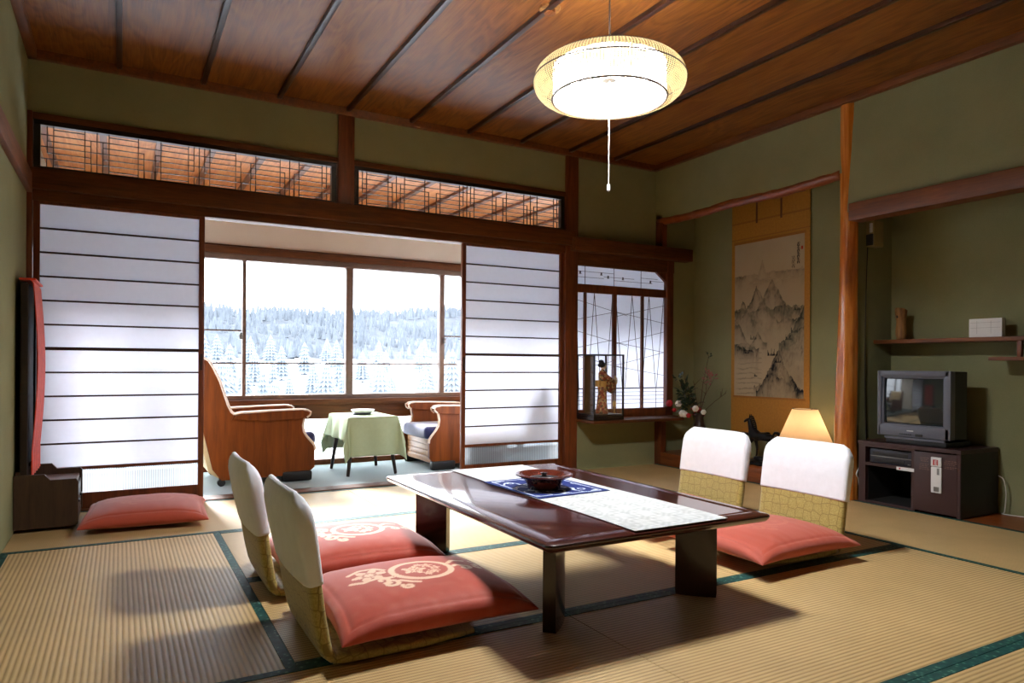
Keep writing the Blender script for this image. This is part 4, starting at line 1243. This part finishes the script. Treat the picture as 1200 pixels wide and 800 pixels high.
for p, r in (((4.12, 4.47, .525), .032), ((4.10, 4.40, .447), .034), ((4.10, 4.37, .44), .028), ((4.12, 4.27, .495), .030), ((4.14, 4.20, .47), .024)): flower('white_flower', p, r, M['petalW'])
flower('crimson_flower', (4.1, 4.50, .47), .02, M['petalR']); flower('crimson_flower', (4.1, 4.33, .435), .022, M['petalR'])

# horse figure (trotting, on a rocky base)
hb = Vector((4.24, 3.70, .1045))
t = thing('horse_figurine', 'dark bronze trotting horse figure on a low black base in the alcove', 'figurine', hb)
bm = nbm(); lathe(bm, [(.001, 0), (.10, 0), (.105, .006), (.098, .02), (.07, .03), (.03, .034), (.001, .035)], hb, 36, False, False, lambda a, z: (1 + .55 * abs(math.sin(a)) ** 2) * (1 + .05 * math.sin(a * 7)))
bx(bm, hb.x - .05, hb.x + .05, hb.y - .06, hb.y + .03, .13, .165, .012)
obj('base', bm, M['iron'], t, 'all')
X = hb.x
def skinobj(name, chains, mat, parent, sub=2):
    """chains: list of lists of (x,y,z,r); a chain may start at an existing vertex index via ('@', i)"""
    me = bpy.data.meshes.new(name); vs, es, rs = [], [], []
    for ch in chains:
        prev = None
        for p in ch:
            if p[0] == '@': prev = p[1]; continue
            vs.append(p[:3]); rs.append(p[3])
            if prev is not None: es.append((prev, len(vs) - 1))
            prev = len(vs) - 1
    off = wloc(parent)
    me.from_pydata([tuple(Vector(v) - off) for v in vs], es, [])
    me.materials.append(mat)
    o = bpy.data.objects.new(name, me); COL.objects.link(o); o.parent = parent
    m = o.modifiers.new('skin', 'SKIN'); m.use_smooth_shade = True
    for i, r in enumerate(rs):
        q = r if isinstance(r, tuple) else (r, r)
        me.skin_vertices[0].data[i].radius = q
    me.skin_vertices[0].data[0].use_root = True
    s = o.modifiers.new('sub', 'SUBSURF'); s.levels = sub; s.render_levels = sub
    return o
H = [
 [(X, 3.665, .318, .034), (X, 3.715, .312, .036), (X, 3.765, .322, .036), (X, 3.795, .365, .024), (X, 3.805, .405, .018), (X, 3.812, .440, .016), (X, 3.838, .430, .013), (X, 3.866, .412, .008)],   # 0-7 back, neck, head
 [('@', 0), (X, 3.615, .322, .035), (X, 3.585, .318, .022)],                                                                       # 8,9 rump
 [('@', 2), (X - .020, 3.772, .275, .014), (X - .022, 3.812, .232, .009), (X - .022, 3.795, .190, .007), (X - .022, 3.778, .178, .007)],
 [('@', 2), (X + .020, 3.765, .272, .014), (X + .020, 3.752, .215, .009), (X + .020, 3.758, .165, .007), (X + .020, 3.768, .150, .008)],
 [('@', 8), (X - .022, 3.605, .272, .018), (X - .022, 3.632, .232, .010), (X - .022, 3.612, .190, .008), (X - .022, 3.628, .150, .008)],
 [('@', 8), (X + .022, 3.595, .272, .018), (X + .022, 3.575, .232, .010), (X + .022, 3.545, .200, .008), (X + .022, 3.540, .170, .008)],
]
h = skinobj('horse_body', H, M['iron'], t)
bm = nbm()
for s in (-1, 1): tube(bm, [(X + s * .008, 3.803, .448), (X + s * .010, 3.800, .476)], [.006, .0015], 8)
for i in range(8):
    q = i / 7; y = 3.795 - .028 * q - .01 * math.sin(q * 3); z = .455 - .10 * q
    tube(bm, [(X, y + .006, z), (X, y - .016, z + .004), (X, y - .030, z - .012)], [.008, .006, .002], 8)
obj('mane', bm, M['iron'], t, 'all')
bm = nbm(); tube(bm, [(X, 3.590, .330), (X, 3.568, .352), (X, 3.545, .350), (X, 3.522, .335), (X, 3.505, .330)], [.008, .011, .012, .009, .002], 10); obj('tail', bm, M['iron'], t, 'all')

# small alcove lamp
lc = Vector((4.245, 3.315, .1045))
t = thing('table_lamp', 'small lit lamp with a pale conical shade beside the log pillar', 'lamp', lc)
bm = nbm(); lathe(bm, [(.001, 0), (.07, 0), (.072, .012), (.05, .02), (.045, .05), (.06, .10), (.045, .15), (.018, .175), (.012, .20), (.001, .20)], lc, 28); obj('base', bm, M['redcer'], t, 'all')
bm = nbm(); lathe(bm, [(.188, .195), (.0845, .440)], lc, 48)
M['shadeP'] = M_paper('peach_shade', srgb(226, 196, 158), .6)
obj('lamp_shade', bm, M['shadeP'], t, 'all')
bm = nbm(); ring(bm, lc + Vector((0, 0, .195)), .188, .0022); ring(bm, lc + Vector((0, 0, .44)), .085, .0022)
for k in range(3):
    a = k * 2 * PI / 3; tube(bm, [lc + Vector((0, 0, .425)), lc + Vector((.083 * math.cos(a), .083 * math.sin(a), .438))], .0015, 5)
tube(bm, [lc + Vector((0, 0, .19)), lc + Vector((0, 0, .43))], .003, 6)
obj('shade_wire', bm, M['wire'], t, True)
bm = nbm(); ball(bm, lc + Vector((.03, 0, .31)), .026, (1, 1, 1.25), 2); obj('bulb', bm, M['bulb'], t, 'all')

# ---------------------------------------------------------------- television cabinet and television
CY0, CY1, CX0, CX1, CZ = 2.168, 2.782, 4.075, 4.465, .385
t = thing('television_cabinet', 'dark maroon cabinet with a coin timer carrying the television', 'cabinet', (4.27, 2.475, .0015))
bm = nbm()
bx(bm, CX0 - .006, CX1, CY0 - .004, CY1 + .004, CZ - .022, CZ, .003)                  # top
bx(bm, CX0, CX1, CY1 - .045, CY1, .002, CZ - .022); bx(bm, CX0, CX1, CY0, CY0 + .02, .002, CZ - .022)
bx(bm, CX0, CX1, 2.425, 2.445, .002, CZ - .022)
bx(bm, CX0, CX1 - .01, 2.445, CY1 - .045, .235, .252); bx(bm, CX0, CX1, 2.445, CY1 - .045, .002, .014)
bx(bm, CX0, CX0 + .02, 2.445, CY1 - .045, .350, CZ - .022)
obj('carcass', bm, M['cabinet'], t)
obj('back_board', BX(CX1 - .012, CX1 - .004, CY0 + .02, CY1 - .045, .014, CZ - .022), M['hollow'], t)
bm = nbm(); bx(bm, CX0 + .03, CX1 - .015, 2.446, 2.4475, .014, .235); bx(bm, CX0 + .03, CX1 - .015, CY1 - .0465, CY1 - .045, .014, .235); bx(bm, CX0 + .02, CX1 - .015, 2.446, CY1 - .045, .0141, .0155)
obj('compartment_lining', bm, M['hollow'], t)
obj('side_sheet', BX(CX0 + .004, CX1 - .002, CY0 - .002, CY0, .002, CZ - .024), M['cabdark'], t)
d = obj('door', BX(CX0 - .002, CX0 + .014, CY0 + .018, 2.427, .012, CZ - .03, .002), M['cabinet'], t, True)
bm = nbm(); bx(bm, CX0 - .012, CX0 - .002, 2.266, 2.325, .130, .278, .004); bx(bm, CX0 - .014, CX0 - .002, 2.266, 2.325, .281, .334, .004)
q = obj('coin_timer', bm, M['whitepl'], t, True)
bm = nbm(); bx(bm, CX0 - .0155, CX0 - .013, 2.283, 2.311, .288, .320); obj('red_square', bm, M['red'], q)
bm = nbm()
for z in (.2925, .303, .3135): bx(bm, CX0 - .0165, CX0 - .0152, 2.287, 2.299, z - .0018, z + .0018)
bx(bm, CX0 - .0165, CX0 - .0152, 2.297, 2.301, .2907, .3153); obj('letter_mark', bm, M['whitepl'], q)
obj('coin_slot', BX(CX0 - .0135, CX0 - .0115, 2.277, 2.290, .235, .272), M['steel'], q); obj('coin_return', BX(CX0 - .0135, CX0 - .0115, 2.278, 2.308, .139, .165), M['steel'], q)
bm = nbm(); random.seed(5)
for y0, y1, zs_ in ((2.336, 2.398, (.322, .312, .303, .286, .276, .266, .256)), (2.186, 2.258, (.318, .308, .298, .284, .276))):
    for z in zs_:
        y = y1 - random.random() * .01
        while y > y0 + .012:
            w = random.uniform(.006, .016); bx(bm, CX0 - .0028, CX0 - .0018, y - w, y, z - .0012, z + .0012); y -= w + .004
obj('printed_lines', bm, M['gold_ink'], t)
bm = nbm(); bx(bm, CX0 - .002, CX0, 2.428, 2.535, .230, .250); q = obj('white_label', bm, M['whitepl'], t)
bm = nbm(); bx(bm, CX0 - .0026, CX0 - .0018, 2.510, 2.519, .235, .245); obj('label_mark', bm, M['red'], q)
# pay-video player in the upper slot
t = thing('video_player', 'slate grey player unit in the upper slot of the television cabinet', 'video player', (4.2, 2.58, .2525))
bm = nbm(); bx(bm, CX0 + .022, CX1 - .06, 2.452, 2.722, .2535, .340, .004); obj('player_body', bm, M['vcr'], t, True)
bm = nbm(); bx(bm, CX0 + .018, CX0 + .023, 2.48, 2.70, .305, .325, .001); bx(bm, CX0 + .018, CX0 + .023, 2.50, 2.69, .262, .285, .001); obj('slot_panel', bm, M['tvdark'], t, True)
for y in (2.465, 2.475): obj('button', BX(CX0 + .018, CX0 + .023, y - .003, y + .003, .262, .268), M['steel'], t)
obj('trim_line', BX(CX0 + .018, CX0 + .023, 2.456, 2.716, .294, .298), M['steel'], t)

# television set
t = thing('television', 'grey box television with a curved dark screen on the maroon cabinet', 'television', (4.28, 2.455, CZ))
y0, y1, z0, z1, xf = 2.238, 2.678, .430, .826, 4.10
obj('swivel_base', BX(xf + .012, xf + .27, y0 + .03, y1 - .05, CZ + .0015, CZ + .03, .006), M['tvdark'], t, True)
obj('base_strip', BX(xf + .004, xf + .02, y0 + .035, y1 - .045, CZ + .028, CZ + .042, .003), M['silver'] if 0 else M['tvgrey'], t, True)
bm = nbm()
sy0, sy1, sz0, sz1 = 2.272, 2.652, .497, .790
bx(bm, xf, xf + .05, sy1, y1, z0, z1, .006); bx(bm, xf, xf + .05, y0, sy0, z0, z1, .006)
bx(bm, xf, xf + .05, y0 + .006, y1 - .006, sz1, z1, .006); bx(bm, xf, xf + .05, y0 + .006, y1 - .006, z0, sz0, .006)
for ya, yb_, za, zb in ((sy1 - .012, sy1 + .002, sz0, sz1), (sy0 - .002, sy0 + .012, sz0, sz1), (sy0, sy1, sz1 - .010, sz1 + .002), (sy0, sy1, sz0 - .002, sz0 + .008)):
    bx(bm, xf + .010, xf + .04, ya, yb_, za, zb, .003)
obj('bezel', bm, M['tvgrey'], t, True)
def sc(u, v):
    a, b = u * 2 - 1, v * 2 - 1
    return (xf + .014 + .016 * (a * a * .55 + b * b * .45), sy0 + .008 + (sy1 - sy0 - .016) * u, sz0 + .004 + (sz1 - sz0 - .008) * v)
bm = slab(24, 24, sc, .003); obj('screen', bm, M['screen'], t, 'all')
bm = nbm()
def frust(bm, xa, ya, yb2, za, zb, xb, yc, yd, zc, zd):
    A = [bm.verts.new(p) for p in ((xa, ya, za), (xa, yb2, za), (xa, yb2, zb), (xa, ya, zb))]; B = [bm.verts.new(p) for p in ((xb, yc, zc), (xb, yd, zc), (xb, yd, zd), (xb, yc, zd))]
    bm.faces.new(A); bm.faces.new(B[::-1])
    for i in range(4): bm.faces.new((A[i], B[i], B[(i + 1) % 4], A[(i + 1) % 4]))
frust(bm, xf + .045, y0 + .004, y1 - .004, z0 + .004, z1 - .002, xf + .18, y0 + .006, y1 - .006, z0, z1 - .004)
frust(bm, xf + .18, y0 + .02, y1 - .02, z0, z1 - .03, xf + .34, y0 + .09, y1 - .09, z0 + .02, z1 - .12)
obj('housing', bm, M['tvdark'], t)
bm = nbm(); bx(bm, xf - .001, xf + .003, 2.450, 2.489, .4645, .4705)
obj('maker_mark', bm, M['silver'], t)
for k in range(6): obj('button', BX(xf - .003, xf + .002, 2.53 - k * .013 - .004, 2.53 - k * .013 + .004, .443, .449, .001), M['tvdark'], t, True)
obj('remote_sensor', BX(xf - .003, xf + .002, 2.395, 2.437, .437, .452, .001), M['tvdark'], t, True)

# cables
def cable(name, pts, label, mat, r=.003):
    P = [Vector(p) for p in pts]; Q = []
    for i in range(len(P) - 1):
        p0, p1, p2, p3 = P[max(0, i - 1)], P[i], P[i + 1], P[min(len(P) - 1, i + 2)]
        for k in range(8):
            s = k / 8; Q.append(.5 * ((2 * p1) + (p2 - p0) * s + (2 * p0 - 5 * p1 + 4 * p2 - p3) * s * s + (3 * p1 - p0 - 3 * p2 + p3) * s ** 3))
    Q.append(P[-1]); bm = nbm(); tube(bm, Q, r, 8); o = obj(name, bm, mat, None, True, origin=P[0]); tag(o, label, 'cable'); return o
cable('power_cable', [(4.455, 2.16, .22), (4.44, 2.125, .20), (4.435, 2.11, .12), (4.44, 2.12, .02), (4.44, 2.13, .006), (4.45, 2.04, .006), (4.465, 1.95, .012), (4.47, 1.85, .006), (4.46, 1.7, .006)], 'white cable looping down behind the right side of the television cabinet', M['whitecord'])
cable('aerial_cable', [(4.12, 2.79, .13), (4.11, 2.80, .09), (4.10, 2.80, .135), (4.08, 2.80, .17), (4.15, 2.815, .22)], 'white cable end between the log pillar and television cabinet', M['whitecord'], .004)
cable('speaker_wire', [(4.215, 2.825, 1.62), (4.20, 2.826, 1.2), (4.20, 2.826, .7), (4.22, 2.826, .2)], 'thin dark wire hanging below the wall speaker', M['cord'], .0025)

# wall speaker
t = thing('wall_speaker', 'small beige speaker box high in the television alcove', 'speaker', (4.22, 2.80, 1.62))
bm = nbm(); bx(bm, 4.20, 4.30, 2.772, 2.826, 1.622, 1.785, .004); obj('speaker_body', bm, M['beige'], t, True)
bm = nbm(); bx(bm, 4.194, 4.201, 2.775, 2.822, 1.628, 1.70, .002); obj('grille', bm, M['tvdark'], t, True)
bm = nbm(); bx(bm, 4.194, 4.201, 2.78, 2.80, 1.71, 1.77, .002); obj('label_plate', bm, M['whitepl'], t, True)

# staggered shelves
bm = nbm(); bx(bm, 4.285, XT, .56, 2.828, .998, 1.022, .003); o = obj('wall_shelf', bm, M['woodY'], None, True, origin=(4.38, 1.7, .998)); tag(o, 'upper brown shelf board across the television alcove', 'shelf')
bm = nbm(); bx(bm, 4.285, XT, .56, 2.135, .888, .908, .003); o = obj('wall_shelf', bm, M['woodY'], None, True, origin=(4.38, 1.35, .888)); tag(o, 'lower short brown shelf board to the right of the television', 'shelf')
bm = nbm(); bx(bm, 4.30, 4.322, 1.975, 1.997, .908, .998, .002); o = obj('shelf_strut', bm, M['woodZ'], None, True, origin=(4.31, 1.986, .908)); tag(o, 'short brown strut joining the upper and lower shelf boards', 'strut')
# bark figurine
fc = Vector((4.37, 2.695, 1.0225))
bm = nbm(); N = 24
rows = []
for i in range(13):
    z = .19 * i / 12; rows.append((.026 + .003 * math.sin(z * 40) + .008 * (z / .19), z))
lathe(bm, rows, fc, 24, True, True, lambda a, z: 1 + .10 * noise.noise(Vector((math.cos(a) * 2, math.sin(a) * 2, z * 30))))
for v in bm.verts:
    if v.co.z > fc.z + .18: v.co.z += -(v.co.x - fc.x) * .4
bark = thing('carved_wood_figure', 'pale bark-covered carved wooden figure on the upper shelf', 'figurine', fc)
obj('carved_body', bm, M['bark'], bark, 'all')
bm = nbm(); ball(bm, fc + Vector((-.026, .004, .150)), .012, (.5, 1, 1.3), 2); obj('carved_face', bm, M['dark'], bark, 'all')
cc = Vector((4.36, 2.18, 1.0225))
cb = thing('white_card', 'white printed card box standing on the upper shelf', 'card', cc)
bm = nbm(); bx(bm, cc.x - .018, cc.x + .018, cc.y - .088, cc.y + .088, cc.z, cc.z + .108, .001); obj('card_box', bm, M['whitepl'], cb)
bm = nbm()
for y in (.045, -.03): bx(bm, cc.x - .0186, cc.x - .0178, cc.y + y - .0006, cc.y + y + .0006, cc.z + .02, cc.z + .095)
for z in (.055, .085): bx(bm, cc.x - .0186, cc.x - .0178, cc.y - .08, cc.y + .08, cc.z + z - .0006, cc.z + z + .0006)
obj('printed_lines', bm, M['steel'], cb)

# ---------------------------------------------------------------- snowy valley outside
def terrain(name, x0, x1, y0, y1, fn, nx, ny, mat, label):
    bm = sheet(nx, ny, lambda u, v: (x0 + (x1 - x0) * u, y0 + (y1 - y0) * v, fn(x0 + (x1 - x0) * u, y0 + (y1 - y0) * v)))
    bmesh.ops.recalc_face_normals(bm, faces=bm.faces[:])
    o = obj(name, bm, mat, None, True)
    if sum(p.normal.z for p in o.data.polygons) < 0: o.data.flip_normals()
    o['kind'] = 'structure'; o['label'] = label; return o
def field(x, y):
    t_ = (y - 60) / 200
    return -9.5 + 11.5 * sstep(0, 1, t_) + 1.2 * fbm(x * .02, y * .02, 2)
def hill(x, y):
    k = (y - 250) / 290; z = 2.0 + (29 + .028 * x) * sstep(0, 1, k) ** .75 + 7 * fbm(x * .010, y * .012, 5) * min(1, k * 2)
    return z + 1.4 * abs(fbm(x * .12, y * .12, 8)) * 2
terrain('snow_field', -160, 520, 16, 262, field, 90, 60, M['snow'], 'white snowfield in the valley below the veranda')
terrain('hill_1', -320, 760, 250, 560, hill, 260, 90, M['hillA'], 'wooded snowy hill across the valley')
bm = nbm(); random.seed(11)
def conifer_bm(h, r, n=9):
    bm = nbm()
    tube(bm, [(0, 0, -.5), (0, 0, h * .3)], .12 * h / 6, 6)
    for i in range(n):
        q = i / n; z0_ = h * (.10 + .84 * q); rr = r * (1 - q) ** .85 + .05; z1_ = z0_ + h * .20 * (1 - q * .4)
        K = 13; A = []
        for k in range(K * 2):
            a = PI * k / K; f = (1 if k % 2 else .62) * random.uniform(.85, 1.1)
            A.append(bm.verts.new((rr * f * math.cos(a), rr * f * math.sin(a), z0_ - (.05 * h * (k % 2)))))
        tp = bm.verts.new((0, 0, z1_)); ct = bm.verts.new((0, 0, z0_ + .04 * h))
        for k in range(K * 2):
            bm.faces.new((A[k], A[(k + 1) % (K * 2)], tp)); bm.faces.new((A[(k + 1) % (K * 2)], A[k], ct))
    return bm
trees = [(20, 118, 7.5), (25, 122, 6), (30, 117, 8.6), (35, 125, 6.0), (40, 119, 8.8), (45, 128, 6.4), (48.5, 119, 7.2), (13, 112, 9.5), (16, 128, 8), (58, 128, 10.5), (65, 123, 8), (54, 132, 8.4),
         (70, 130, 6.0), (77, 126, 5.6), (12, 150, 9), (21, 165, 9), (33, 170, 8.6), (50, 162, 8), (18, 190, 10), (30, 196, 9), (62, 180, 7), (74, 186, 8), (88, 176, 8), (96, 140, 7), (98, 200, 9), (110, 190, 9), (8, 178, 10), (26, 142, 7),
         (9, 100, 7), (14, 99, 6), (19, 103, 7), (24, 108, 5), (5, 128, 8), (11, 136, 8), (20, 138, 7), (33, 139, 7), (40, 146, 8), (46, 141, 6), (25, 158, 8), (41, 182, 9), (52, 192, 9), (13, 210, 10), (24, 216, 9), (38, 212, 9), (55, 214, 8), (70, 210, 8), (86, 212, 9), (82, 150, 8), (90, 158, 7), (66, 152, 7), (75, 168, 8), (104, 165, 8), (112, 172, 7), (120, 205, 9)]
protos = []
for i in range(3):
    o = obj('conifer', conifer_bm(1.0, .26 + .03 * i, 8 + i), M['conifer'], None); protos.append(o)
words = {0: 'tallest', 1: 'slim', 2: 'broad'}
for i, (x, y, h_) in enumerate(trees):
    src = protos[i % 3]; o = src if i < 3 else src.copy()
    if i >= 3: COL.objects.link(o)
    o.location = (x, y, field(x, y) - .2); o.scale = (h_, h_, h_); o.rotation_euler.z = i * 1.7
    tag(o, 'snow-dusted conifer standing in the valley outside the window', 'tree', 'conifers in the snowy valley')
bm = nbm(); random.seed(21)                    # the wood on the far slope: nobody could count it
for _ in range(5200):
    x = random.uniform(-60, 520); y = 252 + 290 * random.random() ** 1.1
    if fbm(x * .02, y * .02, 12) < -.10: continue
    z = hill(x, y); h_ = random.uniform(3.5, 6.5) * (1 + (y - 250) / 500); r = h_ * .22
    tp = bm.verts.new((x, y, z + h_)); A = [bm.verts.new((x + r * math.cos(a), y + r * math.sin(a), z - .3)) for a in (0, 1.26, 2.51, 3.77, 5.03)]
    for k in range(5): bm.faces.new((A[k], A[(k + 1) % 5], tp))
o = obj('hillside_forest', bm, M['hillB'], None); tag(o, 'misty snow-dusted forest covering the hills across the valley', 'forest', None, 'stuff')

# ---------------------------------------------------------------- light
w = bpy.data.worlds.new('winter_sky'); scn.world = w; w.use_nodes = True
nt = w.node_tree; nt.nodes.clear()
out = nt.nodes.new('ShaderNodeOutputWorld'); bg = nt.nodes.new('ShaderNodeBackground')
tcn = nt.nodes.new('ShaderNodeTexCoord'); sp = nt.nodes.new('ShaderNodeSeparateXYZ'); nt.links.new(tcn.outputs['Generated'], sp.inputs[0])
rp = nt.nodes.new('ShaderNodeValToRGB'); nt.links.new(sp.outputs[2], rp.inputs[0])
rp.color_ramp.elements[0].position = 0; rp.color_ramp.elements[0].color = (.82, .90, 1.0, 1)
rp.color_ramp.elements[1].position = 1; rp.color_ramp.elements[1].color = (.90, .95, 1.0, 1)
mp = nt.nodes.new('ShaderNodeMath'); mp.operation = 'MULTIPLY_ADD'; nt.links.new(sp.outputs[2], mp.inputs[0]); mp.inputs[1].default_value = SKY * 1.2; mp.inputs[2].default_value = SKY
mp.use_clamp = False
nt.links.new(rp.outputs[0], bg.inputs[0]); nt.links.new(mp.outputs[0], bg.inputs[1]); nt.links.new(bg.outputs[0], out.inputs[0])

# low winter sun behind thin cloud: very soft, comes in through the veranda windows
sd = bpy.data.lights.new('veiled_sun', 'SUN'); sd.energy = SUN; sd.angle = math.radians(13); sd.color = (.97, .98, 1.0)
so = bpy.data.objects.new('veiled_sun', sd); COL.objects.link(so)
dr = Vector((.12, -math.cos(math.radians(27)), -math.sin(math.radians(27))))
so.rotation_euler = dr.to_track_quat('-Z', 'Y').to_euler()

# ---------------------------------------------------------------- camera
cd = bpy.data.cameras.new('camera'); cam = bpy.data.objects.new('camera', cd); COL.objects.link(cam); scn.camera = cam
yaw, roll = math.radians(-29.24), math.radians(.378)
xa = Vector((math.cos(yaw), math.sin(yaw), 0)); fw = Vector((-math.sin(yaw), math.cos(yaw), 0)); up = Vector((0, 0, 1))
x3 = xa * math.cos(roll) + up * math.sin(roll); u3 = up * math.cos(roll) - xa * math.sin(roll)
R = Matrix((x3, u3, -fw)).transposed().to_4x4(); R.translation = Vector((0, 0, .85)); cam.matrix_world = R
cd.sensor_width = 36; cd.lens = 818.6 / 1200 * 36; cd.shift_y = 26.44 / 1200; cd.clip_end = 3000; cd.clip_start = .02

vs = scn.view_settings; vs.view_transform = 'Standard'; vs.look = 'None'; vs.gamma = 1; vs.use_curve_mapping = False; vs.exposure = EXPO
scn.display_settings.display_device = 'sRGB'
cy = scn.cycles
cy.use_denoising = True
try: cy.denoiser = 'OPENIMAGEDENOISE'
except Exception: pass
cy.max_bounces = 10; cy.diffuse_bounces = 6; cy.glossy_bounces = 4; cy.transparent_max_bounces = 12; cy.transmission_bounces = 6
cy.sample_clamp_indirect = 8; cy.caustics_reflective = False; cy.caustics_refractive = False
cy.blur_glossy = .5
